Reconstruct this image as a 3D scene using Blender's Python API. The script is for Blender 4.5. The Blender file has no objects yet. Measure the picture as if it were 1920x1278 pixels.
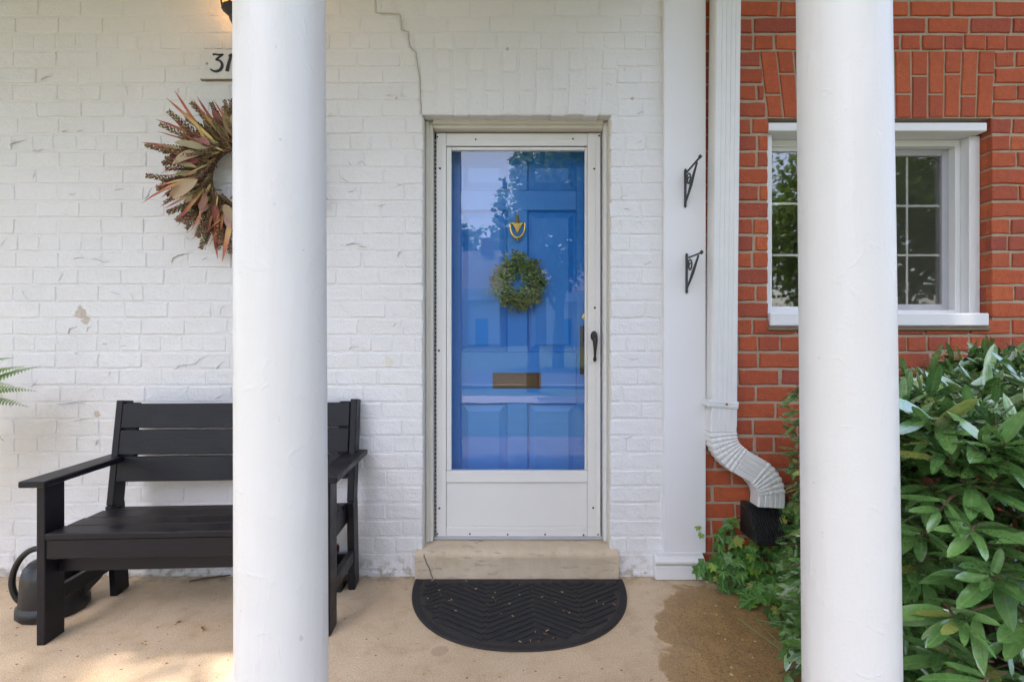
import bpy, bmesh, math, random
from math import radians, sin, cos, pi, sqrt, atan2
from mathutils import Vector, Matrix, noise

R = random.Random(7)
scene = bpy.context.scene
COL = scene.collection

# ------------------------------------------------------------------ camera
F, CX, CY, D0, H = 937.0, 960.0, 639.0, 2.53, 1.192     # focal length in px, image centre, metres to the wall, eye height
cam_d = bpy.data.cameras.new('camera'); cam = bpy.data.objects.new('camera', cam_d); COL.objects.link(cam)
cam.location = (0, -D0, H); cam.rotation_euler = (radians(90), 0, 0)
cam_d.sensor_width = 36; cam_d.lens = 36 * F / 1920; cam_d.clip_start = 0.02; cam_d.clip_end = 800
scene.camera = cam
# ------------------------------------------------------------------ sun, sky, exposure
SUN = Vector((-0.30, -1.0, 2.565)).normalized()          # direction towards the sun
sun_el = math.asin(SUN.z); sun_az = atan2(SUN.x, SUN.y)
sd = bpy.data.lights.new('sun', 'SUN'); sd.energy = 2.2; sd.angle = radians(1.0); sd.color = (1.0, 0.93, 0.82)
so = bpy.data.objects.new('sun', sd); COL.objects.link(so); so.rotation_euler = SUN.to_track_quat('Z', 'Y').to_euler()
world = bpy.data.worlds.new('World'); scene.world = world; world.use_nodes = True
wt = world.node_tree; wt.nodes.clear()
w_out = wt.nodes.new('ShaderNodeOutputWorld'); w_bg = wt.nodes.new('ShaderNodeBackground'); w_sky = wt.nodes.new('ShaderNodeTexSky')
w_sky.sky_type = 'NISHITA'; w_sky.sun_disc = False; w_sky.sun_elevation = sun_el; w_sky.sun_rotation = sun_az
w_sky.air_density = 1.0; w_sky.dust_density = 4.0; w_sky.ozone_density = 0.6
w_bg.inputs['Strength'].default_value = 0.15
wt.links.new(w_sky.outputs[0], w_bg.inputs['Color']); wt.links.new(w_bg.outputs[0], w_out.inputs['Surface'])
vs = scene.view_settings
vs.view_transform = 'Standard'; vs.look = 'None'; vs.gamma = 1; vs.exposure = 2.24
vs.use_white_balance = True; vs.white_balance_temperature = 6430; vs.white_balance_tint = 15
scene.render.engine = 'CYCLES'
scene.cycles.use_denoising = True
scene.cycles.use_adaptive_sampling = True; scene.cycles.adaptive_threshold = 0.015
scene.cycles.max_bounces = 8; scene.cycles.diffuse_bounces = 3; scene.cycles.glossy_bounces = 3; scene.cycles.transmission_bounces = 4; scene.cycles.transparent_max_bounces = 16
scene.cycles.sample_clamp_indirect = 6.0

def X(px, y=0.0): return (px - CX) * (D0 + y) / F
def Z(py, y=0.0): return H - (py - CY) * (D0 + y) / F
def ground(px, py):
    d = F * H / (py - CY); return Vector(((px - CX) * d / F, d - D0, 0))

# ------------------------------------------------------------------ material helpers
class NT:
    def __init__(s, name):
        s.m = bpy.data.materials.new(name); s.m.use_nodes = True
        s.t = s.m.node_tree; s.b = s.t.nodes['Principled BSDF']; s.o = s.t.nodes['Material Output']
    def n(s, typ, **kw):
        nd = s.t.nodes.new('ShaderNode' + typ)
        for k, v in kw.items():
            if k in nd.inputs: s.set(nd.inputs[k], v)
            else: setattr(nd, k, v)
        return nd
    def set(s, sock, v):
        if isinstance(v, bpy.types.NodeSocket): s.t.links.new(v, sock)
        elif isinstance(v, (tuple, list)) and len(v) == 3 and sock.type == 'RGBA': sock.default_value = (*v, 1)
        else: sock.default_value = v
    def pos(s): return s.n('NewGeometry').outputs['Position']
    def noise(s, vec, scale, detail=4, rough=0.55, dist=0.0):
        nd = s.n('TexNoise'); s.set(nd.inputs['Vector'], vec)
        nd.inputs['Scale'].default_value = scale; nd.inputs['Detail'].default_value = detail
        nd.inputs['Roughness'].default_value = rough; nd.inputs['Distortion'].default_value = dist
        return nd.outputs['Fac']
    def ramp(s, fac, lo, hi, c0=0.0, c1=1.0):
        nd = s.n('MapRange'); nd.clamp = True
        for i, v in zip(range(5), (fac, lo, hi, c0, c1)): s.set(nd.inputs[i], v)
        return nd.outputs[0]
    def mul(s, vec, sc):
        nd = s.n('VectorMath', operation='MULTIPLY'); s.set(nd.inputs[0], vec); nd.inputs[1].default_value = sc
        return nd.outputs[0]
    def math(s, op, a, b=0.0, c=0.0):
        nd = s.n('Math', operation=op); s.set(nd.inputs[0], a); s.set(nd.inputs[1], b); s.set(nd.inputs[2], c)
        return nd.outputs[0]
    def mix(s, fac, a, b, blend='MIX'):
        nd = s.n('Mix', data_type='RGBA', blend_type=blend)
        s.set(nd.inputs[0], fac); s.set(nd.inputs[6], a); s.set(nd.inputs[7], b)
        return nd.outputs[2]
    def bump(s, h, strength, dist=0.01, prev=None):
        nd = s.n('Bump'); nd.inputs['Strength'].default_value = strength; nd.inputs['Distance'].default_value = dist
        s.set(nd.inputs['Height'], h)
        if prev is not None: s.set(nd.inputs['Normal'], prev)
        return nd.outputs[0]
    def fin(s, base=None, rough=None, normal=None, **kw):
        if base is not None: s.set(s.b.inputs['Base Color'], base)
        if rough is not None: s.set(s.b.inputs['Roughness'], rough)
        if normal is not None: s.set(s.b.inputs['Normal'], normal)
        for k, v in kw.items(): s.set(s.b.inputs[k.replace('_', ' ')], v)
        return s.m

def plain(name, base, rough=0.5, var=0.06, vscale=8, bump=0.0, bscale=60, **kw):
    t = NT(name); p = t.pos()
    c = t.mix(t.noise(p, vscale, 5), tuple(x * (1 - var) for x in base), tuple(min(1, x * (1 + var)) for x in base))
    r = t.ramp(t.noise(p, vscale * 2.3, 4), 0.3, 0.7, rough * 0.85, min(1, rough * 1.15))
    nrm = t.bump(t.noise(p, bscale, 4), bump, 0.004) if bump else None
    return t.fin(c, r, nrm, **kw)

def rand_fac(t):
    oi = t.n('ObjectInfo').outputs['Random']; ri = t.n('NewGeometry').outputs['Random Per Island']
    return t.math('FRACT', t.math('ADD', oi, ri))

def spots(t, p, lst):                      # a list of (px, py, radius m) on the wall plane -> mask
    acc = None
    wob = t.noise(p, 45, 3)
    for (px, py, r) in lst:
        d = t.n('VectorMath', operation='DISTANCE'); t.set(d.inputs[0], p); d.inputs[1].default_value = (X(px), 0, Z(py))
        dd = t.math('ADD', d.outputs['Value'], t.math('MULTIPLY', t.math('SUBTRACT', wob, 0.5), r * 2.2))
        m = t.ramp(dd, r * 0.92, r, 1.0, 0.0)
        acc = m if acc is None else t.math('MAXIMUM', acc, m)
    return acc

def mat_white_brick():
    t = NT('white_painted_brick'); p = t.pos()
    big = t.noise(p, 1.6, 5); mid = t.noise(p, 14, 6, 0.6); fine = t.noise(p, 90, 5, 0.6)
    c = t.mix(big, (0.74, 0.735, 0.72), (0.80, 0.80, 0.80))
    c = t.mix(t.ramp(mid, 0.56, 0.78, 0, 0.35), c, (0.69, 0.67, 0.63))
    c = t.mix(t.ramp(rand_fac(t), 0, 1, 0, 0.22), c, (0.68, 0.675, 0.66))
    sp = t.n('SeparateXYZ'); t.set(sp.inputs[0], p)
    low = t.math('MULTIPLY', t.ramp(sp.outputs[2], 0.02, 0.14, 1, 0), t.ramp(t.noise(p, 22, 4), 0.48, 0.62, 0, 1))
    c = t.mix(t.math('MULTIPLY', low, 0.75), c, (0.33, 0.27, 0.20))
    peel = spots(t, p, [(152, 588, 0.030), (181, 776, 0.015), (160, 600, 0.02)])
    c = t.mix(peel, c, (0.58, 0.50, 0.42))
    yel = spots(t, p, [(728, 678, 0.028), (620, 214, 0.012)])
    c = t.mix(t.math('MULTIPLY', yel, 0.5), c, (0.66, 0.62, 0.48))
    rust = spots(t, p, [(743, 184, 0.007), (952, 92, 0.008), (1186, 185, 0.009), (745, 262, 0.004)])
    c = t.mix(t.math('MULTIPLY', rust, 0.6), c, (0.36, 0.24, 0.13))
    hgt = t.math('ADD', t.math('MULTIPLY', mid, 0.9), t.math('MULTIPLY', fine, 0.35))
    hgt = t.math('SUBTRACT', hgt, t.math('MULTIPLY', peel, 0.5))
    return t.fin(c, t.ramp(mid, 0.3, 0.7, 0.42, 0.62), t.bump(hgt, 0.8, 0.014))

def mat_red_brick():
    t = NT('red_clay_brick'); p = t.pos(); r = rand_fac(t)
    ra = t.n('ValToRGB'); t.set(ra.inputs[0], r); e = ra.color_ramp.elements
    cols = [(0.0, (0.40, 0.078, 0.032)), (0.25, (0.53, 0.112, 0.038)), (0.45, (0.45, 0.090, 0.036)), (0.68, (0.58, 0.135, 0.044)), (0.82, (0.31, 0.068, 0.046)), (1.0, (0.46, 0.094, 0.036))]
    e[0].position = 0; e[0].color = (*cols[0][1], 1); e[1].position = 1; e[1].color = (*cols[-1][1], 1)
    for q, cc in cols[1:-1]: x = e.new(q); x.color = (*cc, 1)
    n1 = t.noise(p, 30, 6, 0.65); n2 = t.noise(p, 160, 4, 0.7)
    c = t.mix(t.ramp(n1, 0.38, 0.66, 0, 0.55), ra.outputs[0], (0.31, 0.074, 0.038))
    c = t.mix(t.ramp(n2, 0.54, 0.70, 0, 0.6), c, (0.60, 0.19, 0.09))
    c = t.mix(t.ramp(t.noise(p, 55, 3), 0.70, 0.74, 0, 0.7), c, (0.10, 0.04, 0.03))
    c = t.mix(t.ramp(t.noise(p, 38, 2), 0.74, 0.77, 0, 0.8), c, (0.6, 0.5, 0.44)); c = t.mix(t.ramp(t.noise(p, 3.2, 5, 0.65), 0.50, 0.72, 0, 0.25), c, (0.20, 0.06, 0.04))
    h = t.math('ADD', n1, t.math('MULTIPLY', n2, 0.5))
    return t.fin(c, 0.82, t.bump(h, 0.95, 0.008), Specular_IOR_Level=0.3)

def mat_mortar():
    t = NT('tan_mortar'); p = t.pos()
    n1 = t.noise(p, 20, 5); n2 = t.noise(p, 220, 3)
    c = t.mix(n1, (0.38, 0.29, 0.20), (0.50, 0.40, 0.29))
    c = t.mix(t.ramp(n2, 0.55, 0.75, 0, 0.5), c, (0.36, 0.27, 0.2))
    return t.fin(c, 0.95, t.bump(t.math('ADD', n1, n2), 0.7, 0.006), Specular_IOR_Level=0.2)

def mat_column():
    t = NT('white_column_paint'); p = t.pos()
    st = t.noise(t.mul(p, (1, 1, 0.10)), 30, 5); bl = t.noise(p, 9, 4); lump = t.ramp(t.noise(p, 13, 3, 0.5, 1.2), 0.60, 0.72, 0, 1)
    fine = t.noise(p, 110, 3)
    c = t.mix(bl, (0.70, 0.685, 0.65), (0.745, 0.735, 0.705))
    c = t.mix(t.ramp(t.noise(t.mul(p, (1, 1, 0.12)), 14, 5), 0.55, 0.75, 0, 0.35), c, (0.62, 0.60, 0.55))
    c = t.mix(t.ramp(t.noise(p, 48, 2), 0.745, 0.765, 0, 0.5), c, (0.45, 0.42, 0.38))
    h = t.math('ADD', t.math('MULTIPLY', st, 0.7), t.math('MULTIPLY', lump, 0.35))
    h = t.math('ADD', h, t.math('MULTIPLY', fine, 0.25))
    rg = t.math('ABSOLUTE', t.math('SUBTRACT', t.noise(t.mul(p, (1, 1, 0.16)), 17, 3, 0.5, 0.8), 0.5))
    h = t.math('ADD', h, t.math('MULTIPLY', t.ramp(rg, 0.0, 0.02, 1, 0), t.ramp(t.noise(p, 5, 3), 0.55, 0.68, 0, 0.4)))
    return t.fin(c, t.ramp(bl, 0.3, 0.7, 0.34, 0.52), t.bump(h, 0.32, 0.008))

def mat_concrete_floor():
    t = NT('tan_concrete'); p = t.pos()
    big = t.noise(p, 2.2, 6, 0.6); mid = t.noise(p, 11, 6, 0.65); fine = t.noise(p, 140, 4, 0.7)
    c = t.mix(t.ramp(big, 0.3, 0.7), (0.56, 0.415, 0.265), (0.70, 0.55, 0.375))
    c = t.mix(t.ramp(mid, 0.48, 0.7, 0, 0.6), c, (0.45, 0.305, 0.165))
    c = t.mix(t.ramp(fine, 0.52, 0.70, 0, 0.55), c, (0.35, 0.24, 0.13))
    c = t.mix(t.ramp(t.noise(p, 75, 2), 0.66, 0.74, 0, 0.6), c, (0.80, 0.66, 0.48))
    # damp patch below the downspout: outline of its own
    sp = t.n('SeparateXYZ'); t.set(sp.inputs[0], p)
    ex = t.math('DIVIDE', t.math('SUBTRACT', sp.outputs[0], 1.02), 0.47); ey = t.math('DIVIDE', t.math('SUBTRACT', sp.outputs[1], -0.66), 0.60)
    rr = t.math('SQRT', t.math('ADD', t.math('MULTIPLY', ex, ex), t.math('MULTIPLY', ey, ey)))
    rr = t.math('ADD', rr, t.math('MULTIPLY', t.math('SUBTRACT', t.noise(p, 6, 4), 0.5), 0.55))
    damp = t.ramp(rr, 0.955, 0.985, 1, 0)
    core = t.ramp(rr, 0.55, 0.95, 1, 0.8)
    wet = t.mix(t.ramp(mid, 0.3, 0.7), (0.24, 0.130, 0.036), (0.42, 0.255, 0.080))
    wet = t.mix(t.ramp(t.noise(p, 60, 5, 0.7), 0.50, 0.62, 0, 0.75), wet, (0.15, 0.080, 0.028))
    vo = t.n('TexVoronoi'); t.set(vo.inputs['Vector'], p); vo.inputs['Scale'].default_value = 70
    peb = t.math('MULTIPLY', t.ramp(vo.outputs['Distance'], 0.14, 0.24, 1, 0), t.ramp(t.n('SeparateColor', Color=vo.outputs['Color']).outputs[0], 0.90, 0.92, 0, 1))
    wet = t.mix(t.math('MULTIPLY', peb, 0.8), wet, (0.55, 0.45, 0.33))
    c = t.mix(t.math('MULTIPLY', damp, core), c, wet)
    spot = t.n('VectorMath', operation='DISTANCE'); t.set(spot.inputs[0], p); spot.inputs[1].default_value = ground(824, 1220)
    c = t.mix(t.ramp(t.math('ADD', spot.outputs['Value'], t.math('MULTIPLY', mid, 0.05)), 0.05, 0.06, 0.45, 0), c, (0.30, 0.19, 0.11))
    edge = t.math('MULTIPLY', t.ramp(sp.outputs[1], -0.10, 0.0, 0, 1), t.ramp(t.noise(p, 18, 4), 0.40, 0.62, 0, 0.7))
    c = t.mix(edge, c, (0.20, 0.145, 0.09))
    gr = t.noise(p, 320, 2, 0.5); c = t.mix(t.ramp(gr, 0.55, 0.66, 0, 0.65), c, (0.26, 0.18, 0.105)); c = t.mix(t.ramp(gr, 0.44, 0.32, 0, 0.55), c, (0.80, 0.68, 0.52))
    h = t.math('ADD', t.math('MULTIPLY', mid, 0.6), t.math('MULTIPLY', fine, 0.8))
    return t.fin(c, t.mix(damp, (0.85, 0.85, 0.85), (0.6, 0.6, 0.6)), t.bump(h, 0.45, 0.006), Specular_IOR_Level=0.3)

def mat_step():
    t = NT('step_concrete'); p = t.pos()
    mid = t.noise(p, 12, 6, 0.65); fine = t.noise(p, 120, 4, 0.7)
    c = t.mix(t.ramp(mid, 0.3, 0.7), (0.52, 0.42, 0.29), (0.64, 0.53, 0.39))
    c = t.mix(t.ramp(fine, 0.6, 0.72, 0, 0.5), c, (0.24, 0.19, 0.14))
    c = t.mix(t.ramp(t.noise(t.mul(p, (1, 1, 5)), 9, 5), 0.58, 0.66, 0, 0.45), c, (0.22, 0.19, 0.15))
    return t.fin(c, 0.88, t.bump(t.math('ADD', mid, fine), 0.5, 0.006), Specular_IOR_Level=0.3)

def mat_glass(name, r0=0.09, rough=0.0, tint=(1.0, 1.0, 1.0), wob=0.012):
    t = NT(name); t.t.nodes.remove(t.b)
    lw = t.n('LayerWeight'); lw.inputs['Blend'].default_value = 0.5
    fac = t.math('ADD', t.math('MULTIPLY', t.math('POWER', lw.outputs['Facing'], 5.0), 1 - r0), r0)
    nrm = t.bump(t.noise(t.pos(), 3.2, 2), wob, 0.02)
    gl = t.n('BsdfGlossy'); gl.inputs['Roughness'].default_value = rough; t.set(gl.inputs['Normal'], nrm)
    tr = t.n('BsdfTransparent'); tr.inputs['Color'].default_value = (*tint, 1)
    mx = t.n('MixShader'); t.set(mx.inputs[0], fac)
    t.set(mx.inputs[1], tr.outputs[0]); t.set(mx.inputs[2], gl.outputs[0]); t.set(t.o.inputs['Surface'], mx.outputs[0])
    return t.m

def mat_leaf(name, c0, c1, rough, rib=(0.3, 0.42, 0.12), ribw=0.05, gloss_spots=False, trans=0.25):
    t = NT(name); r = rand_fac(t); p = t.pos()
    c = t.mix(r, c0, c1)
    uv = t.n('UVMap').outputs['UV']; s = t.n('SeparateXYZ'); t.set(s.inputs[0], uv)
    v = t.math('ABSOLUTE', t.math('SUBTRACT', s.outputs[1], 0.5))
    c = t.mix(t.ramp(t.noise(p, 25, 4), 0.35, 0.7, 0, 0.5), c, tuple(x * 0.55 for x in c0))
    c = t.mix(t.math('MULTIPLY', t.ramp(r, 0.93, 0.96), 0.6), c, (0.34, 0.30, 0.06))
    c = t.mix(t.ramp(t.noise(p, 90, 2), 0.70, 0.74, 0, 0.6), c, (0.16, 0.10, 0.04))
    veins = t.n('TexWave', wave_type='BANDS', bands_direction='X'); 
    vv = t.n('CombineXYZ'); t.set(vv.inputs[0], t.math('SUBTRACT', s.outputs[0], t.math('MULTIPLY', v, 0.5)))
    t.set(veins.inputs['Vector'], vv.outputs[0]); veins.inputs['Scale'].default_value = 3.2
    c = t.mix(t.ramp(v, ribw * 0.5, ribw, 0.75, 0), c, rib)
    rg = t.ramp(t.noise(p, 60, 3), 0.35, 0.65, rough * 0.7, rough * 1.5) if gloss_spots else rough
    h = t.math('ADD', t.math('MULTIPLY', veins.outputs['Fac'], 0.10), t.noise(p, 150, 2))
    return t.fin(c, rg, t.bump(h, 0.14, 0.003), Coat_Weight=1.0 if gloss_spots else 0.0, Coat_Roughness=0.24, Coat_IOR=1.75, Specular_IOR_Level=0.8 if gloss_spots else 0.4)

M = {}
M['wbrick'] = mat_white_brick(); M['rbrick'] = mat_red_brick(); M['mortar'] = mat_mortar(); M['column'] = mat_column()
M['floor'] = mat_concrete_floor(); M['step'] = mat_step()
M['trim'] = plain('white_trim_paint', (0.76, 0.76, 0.755), 0.42, 0.03, 5, 0.10, 90)
M['pilaster'] = plain('pilaster_paint', (0.77, 0.77, 0.775), 0.45, 0.02, 3, 0.06, 60)
M['cream'] = plain('aged_cream_paint', (0.66, 0.63, 0.545), 0.5, 0.08, 9, 0.22, 50)
M['storm'] = plain('storm_door_enamel', (0.74, 0.73, 0.695), 0.4, 0.03, 6, 0.06, 120)
M['gasket'] = plain('dark_gasket', (0.035, 0.033, 0.03), 0.6, 0.3, 60)
M['blue'] = plain('blue_door_paint', (0.020, 0.205, 0.62), 0.34, 0.05, 5, 0.05, 120)
M['glass'] = mat_glass('storm_glass', 0.115)
M['wglass'] = mat_glass('window_glass', 0.20, 0.02, (0.9, 0.9, 0.86), 0.03)
def mat_screen():
    t = NT('insect_mesh'); t.fin((0.16, 0.155, 0.14), 0.8)
    tp = t.n('BsdfTransparent'); mx = t.n('MixShader'); mx.inputs[0].default_value = 0.14
    t.set(mx.inputs[1], tp.outputs[0]); t.set(mx.inputs[2], t.b.outputs[0]); t.set(t.o.inputs['Surface'], mx.outputs[0]); return t.m
M['screen'] = mat_screen()
M['brass'] = plain('polished_brass', (0.62, 0.42, 0.12), 0.22, 0.15, 30, Metallic=1.0)
M['bronze'] = plain('dark_bronze', (0.13, 0.085, 0.05), 0.35, 0.25, 40, Metallic=0.9)
M['blackmetal'] = plain('black_iron', (0.020, 0.020, 0.021), 0.45, 0.2, 60, 0.15, 150)
M['iron'] = plain('weathered_iron', (0.055, 0.057, 0.055), 0.6, 0.3, 80, 0.3, 160)
M['bench'] = plain('black_bench_paint', (0.0085, 0.0078, 0.0115), 0.42, 0.22, 14, 0.12, 110, Specular_IOR_Level=0.28)
def mat_bench():
    t = NT('black_bench_paint'); p = t.pos(); g = t.n('NewGeometry'); s = t.n('SeparateXYZ'); t.set(s.inputs[0], g.outputs['Normal'])
    n1 = t.noise(p, 9, 5, 0.65); gr = t.noise(t.mul(p, (0.25, 3, 3)), 60, 4); sp = t.noise(p, 240, 2)
    c = t.mix(n1, (0.0075, 0.0068, 0.0100), (0.0125, 0.0115, 0.0150))
    dust = t.math('MULTIPLY', t.ramp(s.outputs[2], 0.7, 0.95), t.ramp(n1, 0.42, 0.68, 0.0, 0.10))
    c = t.mix(dust, c, (0.32, 0.27, 0.20)); c = t.mix(t.math('MULTIPLY', t.ramp(s.outputs[2], 0.7, 0.95), t.ramp(sp, 0.70, 0.74, 0, 0.35)), c, (0.35, 0.28, 0.18))
    return t.fin(c, t.ramp(n1, 0.3, 0.7, 0.30, 0.50), t.bump(t.math('ADD', gr, t.math('MULTIPLY', n1, 0.5)), 0.22, 0.004), Specular_IOR_Level=0.30)
M['bench'] = mat_bench()
M['blackplastic'] = plain('black_plastic', (0.008, 0.008, 0.009), 0.42, 0.2, 20, 0.05, 80)
M['drainplastic'] = plain('drain_black_plastic', (0.016, 0.015, 0.014), 0.5, 0.3, 30, 0.1, 90)
M['mat'] = plain('charcoal_mat_fibre', (0.022, 0.022, 0.023), 0.95, 0.35, 60, 0.9, 420)
M['matedge'] = plain('mat_rubber_edge', (0.030, 0.025, 0.022), 0.7, 0.3, 40, 0.2, 200)
M['pipe'] = plain('downspout_enamel', (0.73, 0.73, 0.71), 0.38, 0.06, 12, 0.06, 70)
M['sash'] = plain('grey_sash', (0.42, 0.42, 0.44), 0.45, 0.04, 10)
M['stone_sill'] = plain('weathered_sill', (0.20, 0.15, 0.09), 0.85, 0.35, 30, 0.5, 90)
M['room'] = plain('room_plaster', (0.58, 0.50, 0.38), 0.9, 0.15, 2)
M['ceiling'] = plain('porch_ceiling_paint', (0.80, 0.79, 0.77), 0.6, 0.03, 2)
M['plaque'] = plain('plaque_enamel', (0.70, 0.69, 0.66), 0.3, 0.03, 10)
M['ink'] = plain('black_lettering', (0.012, 0.012, 0.013), 0.35, 0.1, 30)
M['soil'] = plain('dark_soil', (0.060, 0.038, 0.022), 0.95, 0.4, 20, 0.9, 60)
M['twig'] = plain('brown_twig', (0.14, 0.085, 0.045), 0.85, 0.3, 60, 0.4, 120)
M['stem'] = plain('green_stem', (0.16, 0.20, 0.06), 0.6, 0.2, 40)
M['shadedirt'] = plain('crack_shade_dirt', (0.20, 0.17, 0.13), 0.95, 0.3, 50)  # dark tone that paints the shadow line in cracks along with dirt
M['caulk'] = plain('crack_filler', (0.66, 0.64, 0.59), 0.85, 0.15, 40, 0.4, 80)
M['dryleaf'] = plain('dry_leaf', (0.30, 0.14, 0.06), 0.8, 0.4, 60)
M['paleleaf'] = plain('pale_fallen_leaf', (0.50, 0.40, 0.20), 0.7, 0.3, 60)
M['red'] = plain('dark_red_ornament', (0.20, 0.018, 0.018), 0.45, 0.3, 50)
M['laurel'] = mat_leaf('laurel_leaf', (0.090, 0.215, 0.052), (0.175, 0.350, 0.088), 0.24, (0.22, 0.33, 0.09), 0.05, True)
M['ivy'] = mat_leaf('ivy_leaf', (0.065, 0.175, 0.032), (0.105, 0.255, 0.050), 0.40, (0.16, 0.28, 0.09), 0.03)
M['ivyyoung'] = mat_leaf('young_ivy_leaf', (0.15, 0.28, 0.03), (0.22, 0.36, 0.05), 0.42, (0.3, 0.4, 0.1), 0.03)
M['fern'] = mat_leaf('fern_leaf', (0.15, 0.30, 0.04), (0.24, 0.40, 0.06), 0.5)
M['box'] = mat_leaf('boxwood_leaf', (0.060, 0.125, 0.055), (0.21, 0.29, 0.085), 0.45, ribw=0.01)
def mat_treeleaf():
    t = NT('tree_leaf'); c = t.mix(rand_fac(t), (0.075, 0.15, 0.03), (0.14, 0.235, 0.05))
    t.fin(c, 0.5); tl = t.n('BsdfTranslucent'); t.set(tl.inputs['Color'], t.mix(0.5, c, (0.20, 0.30, 0.05)))
    mx = t.n('MixShader'); mx.inputs[0].default_value = 0.45; t.set(mx.inputs[1], t.b.outputs[0]); t.set(mx.inputs[2], tl.outputs[0]); t.set(t.o.inputs['Surface'], mx.outputs[0]); return t.m
M['treeleaf'] = mat_treeleaf()
M['bark'] = plain('tree_bark', (0.10, 0.075, 0.055), 0.9, 0.3, 10, 0.8, 25)
M['grass'] = plain('lawn_green', (0.050, 0.085, 0.026), 0.95, 0.35, 3, 0.8, 30)
M['asphalt'] = plain('asphalt', (0.055, 0.055, 0.056), 0.9, 0.2, 1, 0.3, 60)
M['walk'] = plain('pavement_concrete', (0.34, 0.30, 0.26), 0.9, 0.12, 2, 0.3, 40)
M['paver'] = plain('brown_paver', (0.16, 0.135, 0.11), 0.9, 0.25, 4, 0.4, 30)
M['farbrick'] = plain('far_red_brick', (0.30, 0.10, 0.065), 0.9, 0.2, 6)
M['farwhite'] = plain('far_white_paint', (0.75, 0.75, 0.74), 0.6, 0.04, 2)
M['farglass'] = plain('far_window_glass', (0.05, 0.06, 0.07), 0.12, 0.1, 2)

def mat_shingle():
    t = NT('slate_shingle_roof'); p = t.pos()
    s = t.n('SeparateXYZ'); t.set(s.inputs[0], p)
    band = t.math('FRACT', t.math('MULTIPLY', s.outputs[2], 3.6))
    c = t.mix(t.noise(t.mul(p, (3, 3, 12)), 2, 4), (0.14, 0.13, 0.13), (0.24, 0.22, 0.21))
    return t.fin(c, 0.85, t.bump(band, 0.8, 0.05))
M['shingle'] = mat_shingle()

def mat_blade():
    t = NT('autumn_blade'); r = rand_fac(t)
    uv = t.n('UVMap').outputs['UV']; s = t.n('SeparateXYZ'); t.set(s.inputs[0], uv)
    ra = t.n('ValToRGB'); t.set(ra.inputs[0], r); e = ra.color_ramp.elements
    e[0].color = (0.58, 0.42, 0.14, 1); e[1].color = (0.50, 0.36, 0.13, 1)
    for q, cc in ((0.3, (0.70, 0.54, 0.20)), (0.5, (0.40, 0.38, 0.12)), (0.75, (0.54, 0.28, 0.10))): x = e.new(q); x.color = (*cc, 1)
    tip = t.mix(r, (0.52, 0.15, 0.07), (0.42, 0.08, 0.07))
    c = t.mix(t.ramp(s.outputs[0], 0.35, 0.8), ra.outputs[0], tip)
    return t.fin(c, 0.6)
M['blade'] = mat_blade()
def mat_sprig():
    t = NT('heather_sprig'); r = rand_fac(t)
    ra = t.n('ValToRGB'); t.set(ra.inputs[0], r); e = ra.color_ramp.elements
    e[0].color = (0.30, 0.25, 0.10, 1); e[1].color = (0.40, 0.32, 0.17, 1)
    for q, cc in ((0.35, (0.36, 0.30, 0.13)), (0.55, (0.36, 0.09, 0.12)), (0.7, (0.26, 0.07, 0.11)), (0.8, (0.20, 0.23, 0.08))): x = e.new(q); x.color = (*cc, 1)
    c = t.mix(t.ramp(t.noise(t.pos(), 300, 2), 0.45, 0.7, 0, 0.6), ra.outputs[0], (0.07, 0.05, 0.03))
    return t.fin(c, 0.8)
M['sprig'] = mat_sprig()
def mat_petal():
    t = NT('dried_broad_leaf'); r = rand_fac(t); ra = t.n('ValToRGB'); t.set(ra.inputs[0], r); e = ra.color_ramp.elements
    e[0].color = (0.38, 0.10, 0.12, 1); e[1].color = (0.30, 0.07, 0.06, 1)
    for q, cc in ((0.3, (0.26, 0.26, 0.09)), (0.5, (0.50, 0.24, 0.22)), (0.7, (0.46, 0.38, 0.22)), (0.85, (0.20, 0.22, 0.08))): x = e.new(q); x.color = (*cc, 1)
    return t.fin(ra.outputs[0], 0.65)
M['petalleaf'] = mat_petal()
def mat_lampglass():
    t = NT('amber_lamp_glass'); t.t.nodes.remove(t.b)
    tr = t.n('BsdfTranslucent'); tr.inputs['Color'].default_value = (0.85, 0.62, 0.38, 1)
    tp = t.n('BsdfTransparent'); tp.inputs['Color'].default_value = (1.0, 0.80, 0.55, 1)
    gl = t.n('BsdfGlossy'); gl.inputs['Roughness'].default_value = 0.15
    m1 = t.n('MixShader'); m1.inputs[0].default_value = 0.5; t.set(m1.inputs[1], tr.outputs[0]); t.set(m1.inputs[2], tp.outputs[0])
    m2 = t.n('MixShader'); m2.inputs[0].default_value = 0.06; t.set(m2.inputs[1], m1.outputs[0]); t.set(m2.inputs[2], gl.outputs[0])
    t.set(t.o.inputs['Surface'], m2.outputs[0]); return t.m
M['lampglass'] = mat_lampglass()
tb = NT('lit_bulb'); M['bulb'] = tb.fin((0.9, 0.8, 0.6), 0.4, Emission_Color=(1.0, 0.62, 0.28), Emission_Strength=14.0)

# ------------------------------------------------------------------ mesh helpers
def link(o, parent=None):
    COL.objects.link(o)
    if parent is not None: o.parent = parent
    return o
def tag(o, label, cat=None, group=None, kind=None):
    o['label'] = label
    if cat: o['category'] = cat
    if group: o['group'] = group
    if kind or cat: o['kind'] = kind or 'thing'
    return o
def empty(name, loc=(0, 0, 0), rz=0.0):
    o = bpy.data.objects.new(name, None); COL.objects.link(o); o.location = loc; o.rotation_euler = (0, 0, rz); o.empty_display_size = 0.05
    return o

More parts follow.
